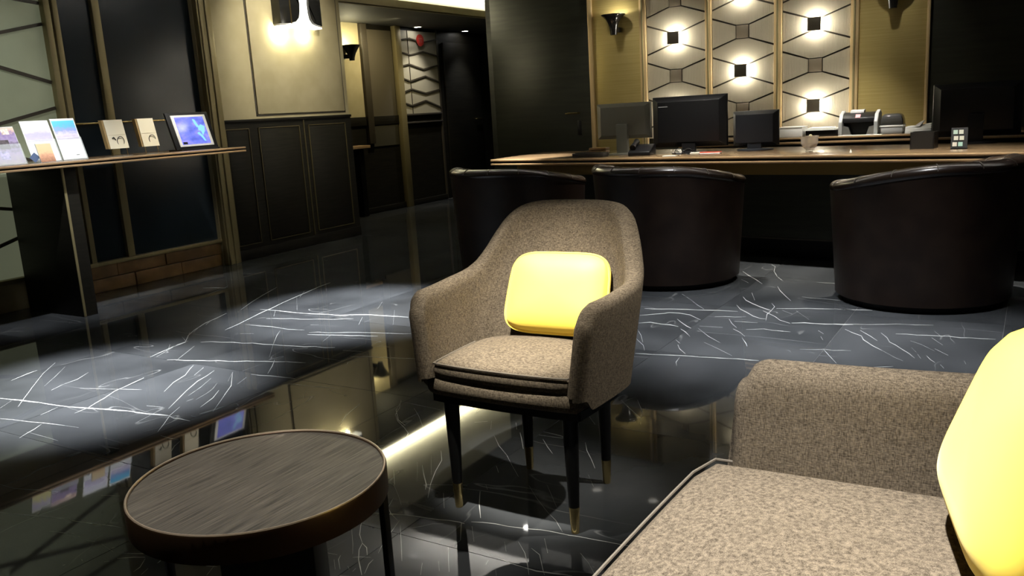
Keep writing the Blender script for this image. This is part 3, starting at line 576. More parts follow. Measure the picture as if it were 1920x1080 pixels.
# lit lattice panels
ROWZ = [1.024 + 0.3245 * k for k in range(4)]
def hexpanel(cx, w, lit, label):
    r = thing('lattice_panel', (cx, YW, 0.8), label, 'wall panel', group='cream lattice panels with square blocks')
    BX(cx - w, cx + w, YW - 0.012, YW - 0.001, 0.8, 2.39).build('backing', m_lattice, r, world=True)
    hb, he, g = 0.052, 0.128, 0.0075
    for k, z in enumerate(ROWZ):
        for sg in (-1, 1):
            P = [(cx + sg * (hb + g), z - hb + g * 0.3), (cx + sg * (w - 0.002), z - he + g * 1.2), (cx + sg * (w - 0.002), z + he - g * 1.2), (cx + sg * (hb + g), z + hb - g * 0.3)]
            MB().prism(P, YW - 0.024, YW - 0.012, 'xzy').build('wedge_facet', m_cream, r, world=True)
        if k == 0:
            P = [(cx - w + 0.002, 0.803), (cx + w - 0.002, 0.803), (cx + w - 0.002, z - he - g), (cx + hb, z - hb - g), (cx - hb, z - hb - g), (cx - w + 0.002, z - he - g)]
            MB().prism(P, YW - 0.024, YW - 0.012, 'xzy').build('hexagon_facet', m_cream, r, world=True)
        if k == len(ROWZ) - 1:
            P = [(cx - w + 0.002, 2.387), (cx + w - 0.002, 2.387), (cx + w - 0.002, z + he + g), (cx + hb, z + hb + g), (cx - hb, z + hb + g), (cx - w + 0.002, z + he + g)]
            MB().prism(P, YW - 0.024, YW - 0.012, 'xzy').build('hexagon_facet', m_cream, r, world=True)
        if k < len(ROWZ) - 1:
            z2 = ROWZ[k + 1]
            P = [(cx - hb, z + hb + g), (cx + hb, z + hb + g), (cx + w - 0.002, z + he + g), (cx + w - 0.002, z2 - he - g), (cx + hb, z2 - hb - g), (cx - hb, z2 - hb - g), (cx - w + 0.002, z2 - he - g), (cx - w + 0.002, z + he + g)]
            MB().prism(P, YW - 0.024, YW - 0.012, 'xzy').build('hexagon_facet', m_cream, r, world=True)
        on = k in lit
        if on:
            BX(cx - hb, cx + hb, YW - 0.095, YW - 0.075, z - hb, z + hb).build('block', m_block, r, world=True, bevel=0.003)
            BX(cx - hb + 0.008, cx + hb - 0.008, YW - 0.075, YW - 0.012, z - hb + 0.008, z + hb - 0.008).build('lamp', m_glow, r, world=True)
        else: BX(cx - hb, cx + hb, YW - 0.030, YW - 0.012, z - hb, z + hb).build('block', m_block2, r, world=True, bevel=0.003)
hexpanel(-2.805, 0.272, (0, 2), 'cream lattice panel nearest the left gold panel, one lit block showing')
hexpanel(-2.2075, 0.265, (1, 3), 'middle cream lattice panel with glowing block above the black monitor')
hexpanel(-1.605, 0.268, (0, 2), 'cream lattice panel nearest the right gold panel, two lit blocks showing')
struct(BX(2.6, 2.75, -2.3, 7.7, 0, 2.7).build('wall_right', m_darkgreen), 'dark side wall on the right', 'wall')
struct(BX(-5.93, 2.75, -2.45, -2.3, 0, 2.7).build('wall_front', m_beige), 'beige wall behind the viewer', 'wall')

# ceilings
struct(BX(XA - 0.15, 2.75, -2.45, 6.12, 2.7, 2.8).build('ceiling', m_ceil), 'pale main ceiling with recessed downlights', 'ceiling')
sf = struct(BX(-4.8, 2.75, 5.80, 7.7, 2.4, 2.695).build('ceiling_soffit', m_ceildark), 'dark dropped ceiling above the reception desk', 'ceiling')
tg = MB(); tg.box(-4.8, 2.75, 5.64, 5.80, 2.4, 2.415); tg.box(-4.8, 2.75, 5.64, 5.655, 2.415, 2.45)
tg.build('added_trough', m_ceildark, sf)  # trough and its light strip are added to brighten the main ceiling
tag(BX(-4.7, 2.5, 5.70, 5.74, 2.416, 2.43).build('strip_light', mat('added_soffit_strip', (1, 1, 1), 0.5, emit=(1.0, 0.97, 0.93), es=48)), 'added light strip in an added trough at the soffit edge', 'light strip')
struct(BX(-6.3, -4.8, 6.12, 11.65, 2.62, 2.8).build('ceiling_cove', m_ceil), 'pale cove ceiling along the corridor side', 'ceiling')
cc = MB(); cc.box(XB - 0.15, XA, 6.5, 11.65, 2.24, 2.25)
cor_c = struct(cc.build('ceiling_corridor', m_ceildark), 'low dark corridor ceiling with small downlights', 'ceiling')
BX(XA - 0.02, XA, 6.5, 11.65, 2.235, 2.325).build('fascia', m_beige, cor_c, bevel=0.004)
BX(-6.12, -6.10, 6.5, 11.65, 2.25, 2.62).build('cove_back', m_ceil, cor_c)
tag(BX(-6.10, -6.06, 6.55, 11.4, 2.475, 2.585).build('strip_light', m_cove), 'bright warm light strip in the cove above the corridor', 'light strip')

def downlight(loc, label, group, lens=None):
    r = thing('downlight', loc, label, 'ceiling light', group=group)
    MB().loft([[(a * math.cos(2 * PI * j / 24), a * math.sin(2 * PI * j / 24), z) for j in range(24)] for a, z in ((0.05, 0.0), (0.062, -0.002), (0.062, -0.008), (0.042, -0.008), (0.040, 0.0))], cap=False).build('trim_ring', m_white, r, smooth=True)
    MB().lathe([(0.040, -0.001), (0.040, -0.004)], n=24).build('lens', lens or m_lens, r)
    return r
for k, s in enumerate(SPOTS):
    if s[0][2] < 2.5: downlight((s[0][0], s[0][1], 2.4), 'bright downlight in the soffit over the left end of the desk', None)
    else: downlight((s[0][0], s[0][1], 2.7), 'small round recessed downlight in the main ceiling', 'downlights in the main ceiling', m_lensdim)
downlight((-6.79, 9.07, 2.24), 'small lit downlight in corridor ceiling, above the red round sign', 'downlights in the corridor ceiling')
downlight((-6.80, 10.15, 2.24), 'small lit downlight in corridor ceiling, right one near the dark wall', 'downlights in the corridor ceiling')
spot((-6.30, 8.1, 2.22), (-6.92, 8.1, 1.3), 24, 150, 1.0, (1, 0.86, 0.5)); spot((-6.60, 9.07, 2.22), (-6.90, 9.07, 0.8), 22, 80, 0.9, WARM); spot((-6.60, 10.15, 2.22), (-6.85, 10.0, 0), 14, 75, 0.9, COOL)  # first spot is added, without a fixture, to brighten the corridor wall

for x in (-3.36, -2.8, -2.2, -1.6, -1.03):
    downlight((x, 6.72, 2.4), 'added small downlight in the soffit, washing the back wall', 'added downlights in the soffit over the desk', m_lensdim)
    spot((x, 6.72, 2.385), (x, 7.5, 1.35), 9, 62, 1.0, WARM)  # added wall washers that brighten the lattice and gold panels

spot((-1.4, 6.60, 2.385), (-1.25, 7.2, 0.8), 120, 44, 1.0, WARM)  # extra spot added to brighten the back counter
downlight((-1.4, 6.60, 2.4), 'added small downlight in the soffit, washing the back wall', 'added downlights in the soffit over the desk', m_lensdim)
# ================================================================== LAMPS ON WALLS
sc = thing('wall_sconce', (XA + 0.012, 5.87, 1.96), 'large wall sconce with glossy black side shades and white flared centre', 'wall lamp')
X1 = XA + 0.012
half = [(0.245, 0.0), (0.245, 0.014), (0.16, 0.022), (0.10, 0.04), (0.066, 0.075), (0.052, 0.13), (0.048, 0.2)]
cy = 5.925
right = [(cy + a * 0.85, 1.962 + b) for a, b in half]; left = [(cy - a * 1.18, 1.962 + b) for a, b in half]
top = 2.362
out = right + [(p, 2 * 2.162 - q) for p, q in right[::-1][1:]] + [(p, 2 * 2.162 - q) for p, q in left][0:] + [(p, q) for p, q in left[::-1][1:]]
MB().prism(out, X1, X1 + 0.085, 'yzx').build('reflector', mat('sconce_reflector', (0.9, 0.9, 0.85), 0.5, emit=(1.0, 0.96, 0.82), es=1.0), sc, world=True)
for side in (left, right):
    e = 5.618 if side is left else 6.125
    P = [(e, 1.985)] + [(p + (-0.008 if side is left else 0.008), q + 0.008) for p, q in side[2:]] + [(p + (-0.008 if side is left else 0.008), 2 * 2.162 - q - 0.008) for p, q in side[2:][::-1]] + [(e, 2.34)]
    MB().prism(P, X1, X1 + 0.10, 'yzx').build('shade', mat('gloss_black', (0.01, 0.01, 0.01), 0.15), sc, world=True, bevel=0.02, seg=3)
    if side is left:
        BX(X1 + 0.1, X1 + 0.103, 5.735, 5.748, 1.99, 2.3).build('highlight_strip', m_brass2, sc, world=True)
point((X1 + 0.05, 5.66, 1.925), 4.0, (1.0, 0.93, 0.62), 0.02); point((X1 + 0.05, 5.97, 1.925), 2.2, (1.0, 0.93, 0.62), 0.02)

def horn(x, zt, label):
    r = thing('horn_sconce', (x, YW - 0.02, zt - 0.18), label, 'wall lamp', group='black trumpet wall lamps on gold panels')
    prof = [(0.030, 0.0), (0.032, 0.03), (0.038, 0.07), (0.05, 0.105), (0.068, 0.135), (0.09, 0.158), (0.108, 0.172), (0.110, 0.178), (0.100, 0.174), (0.07, 0.15), (0.045, 0.12)]
    MB().lathe(prof, (0, -0.125, 0), 32).build('horn', mat('horn_black', (0.012, 0.011, 0.010), 0.18), r, smooth=50)
    BX(-0.02, 0.02, -0.10, 0.0, 0.03, 0.07).build('bracket', m_black, r, bevel=0.004)
    MB().lathe([(0.046, 0.1225), (0.044, 0.1275)], (0, -0.125, 0), 20).build('lamp_disc', mat('horn_lamp', (1, 1, 1), 0.5, emit=(1, 0.93, 0.75), es=6), r)
    point((x, YW - 0.145, zt - 0.025), 2.2, WARM, 0.02)
horn(-3.345, 1.925, 'black trumpet wall lamp on the left gold panel')
horn(-1.012, 1.905, 'black trumpet wall lamp on the right gold panel, cut by the picture top')
h2 = thing('horn_sconce', (XB + 0.01, 7.74, 1.80), 'dark horn wall lamp half hidden behind the end of the beige wall', 'wall lamp')
MB().lathe([(0.03, 0), (0.032, 0.03), (0.05, 0.08), (0.085, 0.14), (0.11, 0.17), (0.10, 0.165), (0.05, 0.11)], (0.125, 0.03, 0), 28).build('horn', m_black, h2, smooth=50)
BX(0.0, 0.11, 0.01, 0.05, 0.03, 0.07).build('bracket', m_black, h2)
point((XB + 0.135, 7.77, 1.965), 5.0, (1.0, 0.9, 0.55), 0.02)
rs = thing('round_sign', (XB + 0.03, 9.235, 2.088), 'round red sign with white marks on the corridor lattice', 'sign')
MB().prism([(0.075 * math.cos(2 * PI * j / 28), 0.075 * math.sin(2 * PI * j / 28)) for j in range(28)], -0.005, 0.003, 'yzx').build('disc', m_red, rs)
gm = MB(); gm.bar((0.004, -0.04, 0.02), (0.004, 0.035, 0.02), 0.004, 0.008, up=(1, 0, 0)); gm.bar((0.004, -0.02, -0.03), (0.004, -0.01, 0.03), 0.004, 0.007, up=(1, 0, 0)); gm.bar((0.004, 0.02, -0.03), (0.004, 0.01, 0.0), 0.004, 0.007, up=(1, 0, 0))
gm.build('marking', mat('sign_pink', (0.5, 0.2, 0.17), 0.5), rs)
# console end seen in the recess
ct = thing('console_table', (XB + 0.02, 7.72, 0), 'small brass edged console end in the corridor recess', 'table')
BX(0, 0.18, -0.22, 0.16, 0.80, 0.835).build('top', m_bronze, ct, bevel=0.004)
BX(0.02, 0.12, -0.2, -0.12, 0, 0.80).build('leg', m_blackm, ct); BX(0.02, 0.12, 0.02, 0.1, 0, 0.80).build('leg', m_blackm, ct)

# ================================================================== ARMCHAIRS
def lerp(a, b, t): return a + (b - a) * t
def sst(t): t = max(0, min(1, t)); return t * t * (3 - 2 * t)
def make_armchair(loc, rz, label, name='armchair', cat='armchair', ext=0.0, dep=0.0, front=-0.1895, T=0.052, rt=0.026, kf=2.0):
    r = thing(name, loc, label, cat, rz)
    # plan of the outer shell at height z: s in [-1, 1] from the left arm front round the back to the right arm front
    def plan(s, z, inset=0.0):
        k = (z - 0.36) / 0.49
        a = lerp(0.2693, 0.3085, min(1, k * 1.6)) - 0.0127 * max(0, k - 0.5) - inset
        f = lerp(-0.205, front, min(1, k * kf)); b = lerp(0.2057, 0.3375, k) - inset + dep; c = 0.02 + dep
        q = abs(s)
        if q > 0.62: t = (q - 0.62) / 0.38; x, y_ = a - (0.012 * t * t), lerp(c, f, t)
        else:
            th = (q / 0.62) * PI / 2
            x = a * math.sin(th) ** 0.846; y_ = c + (b - c) * max(0, math.cos(th)) ** 0.846
        x += ext * min(1.0, x / 0.16)
        return (x if s > 0 else -x, y_)
    def rim(s):
        q = abs(s)
        h = 0.6514 + 0.1946 / (1 + math.exp((q - 0.365) / 0.0504)) - 0.0087 * sst((q - 0.477) / 0.4)
        d = (1 - q) / 0.38 * (0.02 + dep - front)
        if d < 0.045: h -= 0.045 * (1 - math.sqrt(max(0, 1 - ((0.045 - d) / 0.045) ** 2 * 0.96)))
        return h
    S_ = [-1 + 0.012 * i for i in range(12)]; S_ = S_ + [-0.856 + 1.712 * i / 64 for i in range(1, 64)] + [-s for s in S_[::-1]]
    def section(s, shrink=1.0, fwd=0.0, drop=0.0):
        H = rim(s) - drop; pts = []
        nv = 9
        for i in range(nv):
            z = lerp(0.36 + 0.035 * sst((abs(s) - 0.92) / 0.08), H - rt, i / (nv - 1)); pts.append((z, T * (1 - shrink) / 2))
        for i in range(1, 6):
            an = PI * i / 6; pts.append((H - rt + rt * math.sin(an), T / 2 * (1 - shrink * math.cos(an))))
        for i in range(nv):
            z = lerp(H - rt, 0.385 + 0.02 * sst((abs(s) - 0.92) / 0.08), i / (nv - 1)); pts.append((z, T / 2 * (1 + shrink)))
        out = []
        for z, ins in pts:
            x, y_ = plan(s, z, ins); out.append((x, y_ - fwd, z))
        return out
    rings = [section(-1, 0.04, 0.0225, 0.05), section(-1, 0.35, 0.020, 0.03), section(-1, 0.62, 0.016, 0.016), section(-1, 0.86, 0.009, 0.006)] + [section(s) for s in S_] + [section(1, 0.86, 0.009, 0.006), section(1, 0.62, 0.016, 0.016), section(1, 0.35, 0.020, 0.03), section(1, 0.04, 0.0225, 0.05)]
    MB().loft(rings).build('shell', m_fabric, r, smooth=60)
    # seat base (front rail) and black frame under it
    def slab(z0, z1, inset, n=40, front=-0.20, nose=0.0, dome=0.0, rb=0.008):
        P = []
        for i in range(n + 1):
            s = -1 + 2 * i / n; x, y_ = plan(s, 0.38, inset); P.append((x, max(y_, front)))
        m = 14; x0, x1 = P[-1][0], P[0][0]
        for i in range(1, m):
            t = i / m; x = lerp(x0, x1, t); P.append((x, front - nose * math.sin(PI * t) ** 0.6))
        return P
    def cushion(name, P, z0, z1, dome, rb, material, parent=None):
        cx = sum(p[0] for p in P) / len(P); cy_ = sum(p[1] for p in P) / len(P)
        def ring(f, z, zf=0.0): return [(cx + (p[0] - cx) * f, cy_ + (p[1] - cy_) * f, z) for p in P]
        R = [ring(0.90, z0)] + [ring(1 - rb / 0.25 * (1 - math.sin(a)), lerp(z0, z1, 0.5 - 0.5 * math.cos(a) if False else i / 6)) for i, a in enumerate([math.sin(PI * k / 6) * PI / 2 for k in range(7)])]
        R += [ring(1 - rb / 0.25 - 0.02, z1 + 0.004)] + [ring(f, z1 + dome * (1 - f * f)) for f in (0.85, 0.68, 0.5, 0.3, 0.12)]
        return MB().loft(R).build(name, material, parent or r, smooth=70)
    P0 = slab(0, 0, 0.022, front=-0.196, nose=0.012)
    cushion('seat_base', P0, 0.352, 0.405, 0.002, 0.012, m_fabric)
    P1 = slab(0, 0, 0.05, front=-0.198, nose=0.014)
    sc_ = cushion('seat_cushion', P1, 0.404, 0.448, 0.028, 0.010, m_fabric)
    cx = sum(p[0] for p in P1) / len(P1); cy_ = sum(p[1] for p in P1) / len(P1)
    PP = [p for p in P1[-13:]]; PP = [P1[40 - 8 + i] for i in range(8)] + [P1[40]] + PP + P1[:9]
    MB().tube([(p[0], p[1], 0.447) for p in PP], 0.0028, 6).build('piping', m_piping, sc_, smooth=True)
    P2 = slab(0, 0, 0.03, front=-0.185, nose=0.008)
    MB().prism(P2, 0.330, 0.354).build('frame', m_blackm, r)
    for (x, y_) in ((-0.19 - ext, -0.155), (0.19 + ext, -0.155), (-0.135 - ext, 0.165 + dep), (0.135 + ext, 0.165 + dep)):
        dx = 0.004 if x > 0 else -0.004
        lg = MB().lathe([(0.0145, 0.074), (0.0185, 0.2), (0.0225, 0.335)], (x, y_, 0), 18).build('leg', m_blackm, r, smooth=True)
        MB().lathe([(0.0105, 0.0), (0.0115, 0.004), (0.0148, 0.074), (0.0148, 0.076)], (x, y_, 0), 18).build('brass_tip', m_brass2, lg, smooth=True)
    return r
chairA = make_armchair((-1.20, 2.035, 0), 0.0, 'taupe tweed armchair in the middle facing forward, black legs with brass tips')
chairB = make_armchair((-0.31, 0.99, 0), -PI / 2, 'taupe tweed settee cut off at the lower right corner', 'settee', 'sofa', 0.30, 0.26, -0.135, 0.075, 0.04, 7.0)

def make_pillow(name, loc, rot, w, h, t, label):
    r = thing(name, loc, label, 'cushion', group='yellow velvet cushions')
    r.rotation_euler = rot
    def outline(f, n=64):
        P = []
        for i in range(n):
            a = 2 * PI * i / n; c, s_ = math.cos(a), math.sin(a); e = 0.42
            x = math.copysign(abs(c) ** e, c) * w / 2; z = math.copysign(abs(s_) ** e, s_) * h / 2
            x *= 1 - 0.05 * (z / h + 0.5) * 1.2
            P.append((x * f, z * f))
        return P
    rings = []
    for f, d in ((0.05, -1.0), (0.3, -0.98), (0.55, -0.9), (0.75, -0.76), (0.9, -0.5), (0.975, -0.25), (1.0, -0.02), (1.0, 0.02), (0.975, 0.25), (0.9, 0.5), (0.75, 0.76), (0.55, 0.9), (0.3, 0.98), (0.05, 1.0)):
        rings.append([(x, d * t / 2, z) for x, z in outline(f)])
    MB().loft(rings).build('cover', m_velvet, r, smooth=70)
    MB().tube([(x, 0, z) for x, z in outline(1.006)], 0.005, 6, wrap=True).build('piping', m_velvet, r, smooth=True)
    return r
make_pillow('cushion', (-1.192, 2.175, 0.588), (math.radians(-24), 0, 0.06), 0.33, 0.24, 0.085, 'yellow velvet cushion leaning in the middle armchair')
make_pillow('cushion', (0.003, 1.255, 0.638), (math.radians(-20), 0, math.radians(-77)), 0.42, 0.30, 0.13, 'yellow velvet cushion at the right edge of the picture')

# ================================================================== ROUND TABLE
TZ = 0.50
tb = thing('side_table', (-1.170, 0.986, 0), 'round dark oak side table with bronze rim', 'table')
RT = 0.2275
MB().lathe([(RT - 0.006, TZ - 0.012), (RT - 0.006, TZ)], n=72).build('table_top', m_oak, tb)
MB().loft([[(a * math.cos(2 * PI * j / 72), a * math.sin(2 * PI * j / 72), z) for j in range(72)] for a, z in ((RT - 0.0065, TZ - 0.012), (RT - 0.0065, TZ + 0.002), (RT - 0.005, TZ + 0.0035), (RT - 0.001, TZ + 0.003), (RT, TZ), (RT, TZ - 0.045), (RT - 0.008, TZ - 0.046), (RT - 0.008, TZ - 0.012))], cap=False, wrap=True).build('rim', m_darkmetal, tb, smooth=True)
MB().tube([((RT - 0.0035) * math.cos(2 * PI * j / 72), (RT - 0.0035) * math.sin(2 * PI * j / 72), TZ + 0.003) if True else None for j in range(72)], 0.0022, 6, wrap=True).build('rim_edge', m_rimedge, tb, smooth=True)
MB().lathe([(RT - 0.008, TZ - 0.03), (RT - 0.008, TZ - 0.0125)], n=72).build('under_panel', m_blackm, tb)
for a in (198, 18 + 18, 117):
    x, y_ = (RT - 0.012) * math.cos(math.radians(a)), (RT - 0.012) * math.sin(math.radians(a))
    BX(x - 0.007, x + 0.007, y_ - 0.007, y_ + 0.007, 0, TZ - 0.04).build('leg', m_black, tb, bevel=0.0015)
pd = MB(); ca, sa = math.cos(0.56), math.sin(0.56)
P = [(ca * u - sa * v_, sa * u + ca * v_) for u, v_ in ((-0.075, -0.05), (0.095, -0.05), (0.095, 0.05), (-0.075, 0.05))]
pd.prism(P, 0.0, TZ - 0.03).build('pedestal', m_blackm, tb, bevel=0.003)

# ================================================================== TUB CHAIRS
def make_tub(loc, rz, label):
    r = thing('tub_chair', loc, label, 'armchair', rz, 'dark leather tub chairs at the desk')
    A = math.radians(138); n = 56
    def rr(z): return lerp(0.435, 0.480, (z - 0.03) / 0.72)
    def H(th): return 0.755 - 0.10 * sst((abs(th) - 0.7) / (A - 0.7))
    def P(th, R, z): return (R * math.sin(th), -R * math.cos(th), z)
    rings = []
    for i in range(n + 1):
        th = -A + 2 * A * i / n; h = H(th) - 0.035
        sec = [P(th, rr(z), z) for z in [lerp(0.035, h, k / 7) for k in range(8)]]
        sec += [P(th, rr(h) - 0.10, h)] + [P(th, rr(z) - 0.11, z) for z in [lerp(h, 0.1, k / 5) for k in range(1, 6)]]
        rings.append(sec)
    MB().loft(rings).build('shell', m_leather, r, smooth=50)
    roll = [P(th, rr(H(th)) - 0.047, H(th) - 0.036) for th in [-A + 2 * A * i / n for i in range(n + 1)]]
    ring2 = []
    for i, th in enumerate([-A + 2 * A * i / n for i in range(n + 1)]):
        c = Vector(roll[i]); rad = Vector((math.sin(th), -math.cos(th), 0)); e = 0.6 if i in (0, n) else 1
        ring2.append([c + rad * 0.052 * e * math.cos(2 * PI * j / 14) + Vector((0, 0, 0.036 * e * math.sin(2 * PI * j / 14))) for j in range(14)])
    rl = MB().loft(ring2).build('rim_roll', m_leather_r, r, smooth=60)
    for k in range(-5, 6):
        th = k * A / 5.6
        c = Vector(P(th, rr(H(th)) - 0.047, H(th) - 0.036)); rad = Vector((math.sin(th), -math.cos(th), 0))
        MB().tube([c + rad * 0.053 * math.cos(a) + Vector((0, 0, 0.037 * math.sin(a))) for a in [PI * (0.05 + 0.9 * q / 10) for q in range(11)]], 0.0022, 5).build('seam', m_leather_s, rl, smooth=True)
    MB().lathe([(0.36, 0.10), (0.365, 0.16), (0.365, 0.38), (0.35, 0.42), (0.3, 0.437), (0.1, 0.445)], (0, 0.03, 0), 40).build('seat_cushion', m_leather, r, smooth=50)
    MB().lathe([(0.40, 0.0), (0.40, 0.036)], (0, 0, 0), 40).build('plinth', m_blackm, r)
    return r
tub = make_tub((-3.13, 5.22, 0), math.radians(-18), 'dark brown leather tub chair, leftmost of the three at the desk')
t2 = copy_tree(tub); t2.location = (-2.005, 5.20, 0); t2.rotation_euler = (0, 0, math.radians(-24)); t2['label'] = 'dark brown leather tub chair behind the middle armchair, second from the left'
t3 = copy_tree(tub); t3.location = (-0.51, 5.05, 0); t3.rotation_euler = (0, 0, math.radians(62)); t3['label'] = 'dark brown leather tub chair at the far right, nearest of the three'

# ================================================================== RECEPTION DESK
DA, DB = Vector((-3.90, 6.075)), Vector((2.3, 5.165))
dd = (DB - DA).normalized(); dn_ = Vector((-dd.y, dd.x))
dk = thing('reception_desk', (-1.2, 6.1, 0), 'long reception desk with bronze double edge and dark front', 'desk')
def strip(o0, o1, z0, z1, xl=0.0, xr=0.0):
    a = DA + dd * xl; b = DB - dd * xr; depth = 0.92
    return MB().prism([tuple(a + dn_ * o0), tuple(b + dn_ * o0), tuple(b + dn_ * o1), (a.x, a.y + o1)], z0, z1)
m_desk = noisy(mat('desk_top', (0.13, 0.085, 0.045), 0.22, spec=0.6), (0.10, 0.065, 0.034), (0.17, 0.115, 0.065), (1.5, 8, 8))
strip(0, 0.92, 0.722, 0.740).build('desk_top', m_desk, dk, world=True, bevel=0.003)
strip(-0.003, 0.012, 0.719, 0.7385).build('upper_edge', m_bronze, dk, world=True, bevel=0.004)
strip(0.010, 0.90, 0.705, 0.722, 0.01).build('edge_groove', m_black, dk, world=True)
strip(-0.003, 0.90, 0.688, 0.706).build('lower_edge', m_bronze, dk, world=True, bevel=0.004)
strip(0.16, 0.86, 0.60, 0.690, 0.15).build('apron', mat('desk_apron', (0.30, 0.20, 0.06), 0.4, 0.2), dk, world=True)
strip(0.26, 0.84, 0.155, 0.602, 0.25).build('front_panel', m_darkgreen, dk, world=True)
strip(0.255, 0.85, 0.146, 0.156, 0.25).build('kick_trim', m_lattice, dk, world=True)
strip(0.34, 0.80, 0.0, 0.147, 0.35).build('kick_plinth', m_blackm, dk, world=True)
bc = thing('back_counter', (-0.7, 7.25, 0), 'low back counter with bronze double edge under the lattice wall', 'counter')
BX(-2.6, 2.3, 7.0, 7.49, 0.772, 0.79).build('counter_top', m_desk, bc, world=True, bevel=0.003)
BX(-2.6, 2.3, 6.992, 7.004, 0.774, 0.788).build('upper_edge', m_bronze, bc, world=True, bevel=0.003)
BX(-2.6, 2.3, 7.006, 7.49, 0.756, 0.772).build('edge_groove', m_black, bc, world=True)
BX(-2.6, 2.3, 6.992, 7.49, 0.738, 0.757).build('lower_edge', m_bronze, bc, world=True, bevel=0.003)
BX(-2.58, 2.28, 7.05, 7.49, 0.0, 0.739).build('cabinet', m_darkgreen, bc, world=True)

# ================================================================== THINGS ON THE DESK
def dtop(x): return 0.740
def monitor(loc, rz, w, h, zb, body, label, bezel=0.02, depth=0.045, stand=True, marks=False, neck=True):
    r = thing('monitor', loc, label, 'monitor', rz, 'monitors on the reception desk')
    b_ = BX(-w / 2, w / 2, 0.0, depth * 0.4, zb, zb + h).build('screen_frame', m_black, r, bevel=0.004)
    q = MB(); q.loft([[(-w / 2 * f, -y_, zb + h / 2 - h / 2 * g), (w / 2 * f, -y_, zb + h / 2 - h / 2 * g), (w / 2 * f, -y_, zb + h / 2 + h / 2 * g), (-w / 2 * f, -y_, zb + h / 2 + h / 2 * g)] for f, g, y_ in ((1, 1, 0.0), (0.985, 0.98, 0.012), (0.84, 0.82, depth * 0.8), (0.82, 0.80, depth))])
    q.build('back_cover', body, r, bevel=0.003)
    BX(-w / 2 + 0.012, w / 2 - 0.012, depth * 0.4, depth * 0.4 + 0.002, zb + 0.012, zb + h - 0.012).build('screen', mat('screen_off', (0.01, 0.012, 0.014), 0.1), r)
    if stand:
        if neck: BX(-0.045, 0.045, -0.05 - depth * 0.6, -depth * 0.5, 0.008, zb + h * 0.42).build('stand_neck', body, r, bevel=0.006)
        else: BX(-0.05, 0.05, -depth * 0.9, -depth * 0.1, 0.008, zb + 0.03).build('stand_neck', body, r)
        MB().lathe([(0.13, 0.0), (0.13, 0.008), (0.05, 0.014)], (0, -0.02, 0), 32).build('stand_foot', body, r, smooth=True)
    if marks:
        mk = MB()
        for k, (u, ww) in enumerate(((0.27, 0.035), (0.325, 0.02), (0.352, 0.012), (0.372, 0.016), (0.395, 0.012))):
            mk.box(-w / 2 + u * w / 0.57 * 1.0, -w / 2 + u * w / 0.57 + ww, -0.0135, -0.012, zb + h - 0.035, zb + h - 0.024)
        mk.build('lettering', m_white, r)
        BX(-w / 2 + 0.06, -w / 2 + 0.13, -depth - 0.001, -depth, zb + h - 0.075, zb + h - 0.07).build('badge', m_grey, r)
    return r
monitor((-2.80, 6.34, 0.74), math.radians(6), 0.44, 0.275, 0.12, m_silver, 'silver backed monitor on the desk, in front of the gold panel')
monitor((-2.235, 6.26, 0.74), math.radians(4), 0.565, 0.375, 0.045, m_black, 'large black monitor seen from behind, mid desk', marks=True, depth=0.05, neck=False)
monitor((-1.78, 6.40, 0.74), math.radians(2), 0.33, 0.255, 0.03, mat('navy_black_plastic', (0.012, 0.014, 0.02), 0.5), 'low dark monitor right of the large black monitor', depth=0.06, neck=False)
monitor((-0.36, 6.50, 0.74), math.radians(3), 0.52, 0.34, 0.05, m_black, 'black monitor among the dark things at the right', depth=0.05)
monitor((0.16, 6.15, 0.74), math.radians(0), 0.46, 0.32, 0.06, m_black, 'black monitor at the right edge of the picture', depth=0.05)
kb = thing('keyboard_tray', (-3.02, 6.10, 0.74), 'dark low tray at the foot of the silver monitor', 'tray', math.radians(4))
BX(-0.10, 0.16, -0.06, 0.07, 0, 0.03).build('tray', mat('tray_dark', (0.05, 0.045, 0.04), 0.4), kb, bevel=0.004); BX(-0.08, 0.14, -0.045, 0.055, 0.03, 0.034).build('mat', m_black, kb)
ws = thing('wooden_box', (-3.16, 6.62, 0.74), 'small reddish wooden block left of the silver monitor', 'box')
BX(-0.08, 0.08, -0.04, 0.04, 0, 0.018).build('lower_slab', m_brown, ws, bevel=0.003); BX(-0.075, 0.08, -0.04, 0.04, 0.023, 0.042).build('upper_slab', m_brown, ws, bevel=0.003); BX(-0.06, 0.06, -0.03, 0.03, 0.018, 0.023).build('spacer', m_black, ws)
gl = thing('eyeglasses', (-2.20, 6.02, 0.74), 'folded black eyeglasses on the desk before the large monitor', 'eyeglasses', 0.1)
for sx in (-0.035, 0.035):
    MB().tube([(sx + 0.028 * math.cos(a), 0, 0.024 + 0.021 * math.sin(a)) for a in [2 * PI * k / 20 for k in range(20)]], 0.003, 6, wrap=True).build('rim', m_black, gl, smooth=True)
    MB().tube([(sx * 1.85, 0, 0.03), (sx * 1.85, 0.06, 0.03), (sx * 1.8, 0.12, 0.018)], 0.003, 6).build('temple', m_black, gl, smooth=True)
MB().tube([(-0.008, 0, 0.03), (0, 0, 0.034), (0.008, 0, 0.03)], 0.003, 6).build('bridge', m_black, gl)
pc = thing('paper_slip', (-2.27, 5.93, 0.74), 'small white slip at the desk edge below the eyeglasses', 'paper'); BX(-0.05, 0.05, -0.02, 0.025, 0, 0.004).build('sheet', m_paper, pc)
rb_ = thing('red_book', (-2.01, 6.03, 0.74), 'small red booklet at the foot of the large black monitor', 'book', 0.1)
BX(-0.08, 0.08, -0.03, 0.05, 0, 0.016).build('cover', mat('red_cover', (0.35, 0.04, 0.02), 0.5), rb_, bevel=0.002); BX(-0.078, 0.081, -0.032, 0.048, 0.004, 0.012).build('pages', m_paper, rb_)
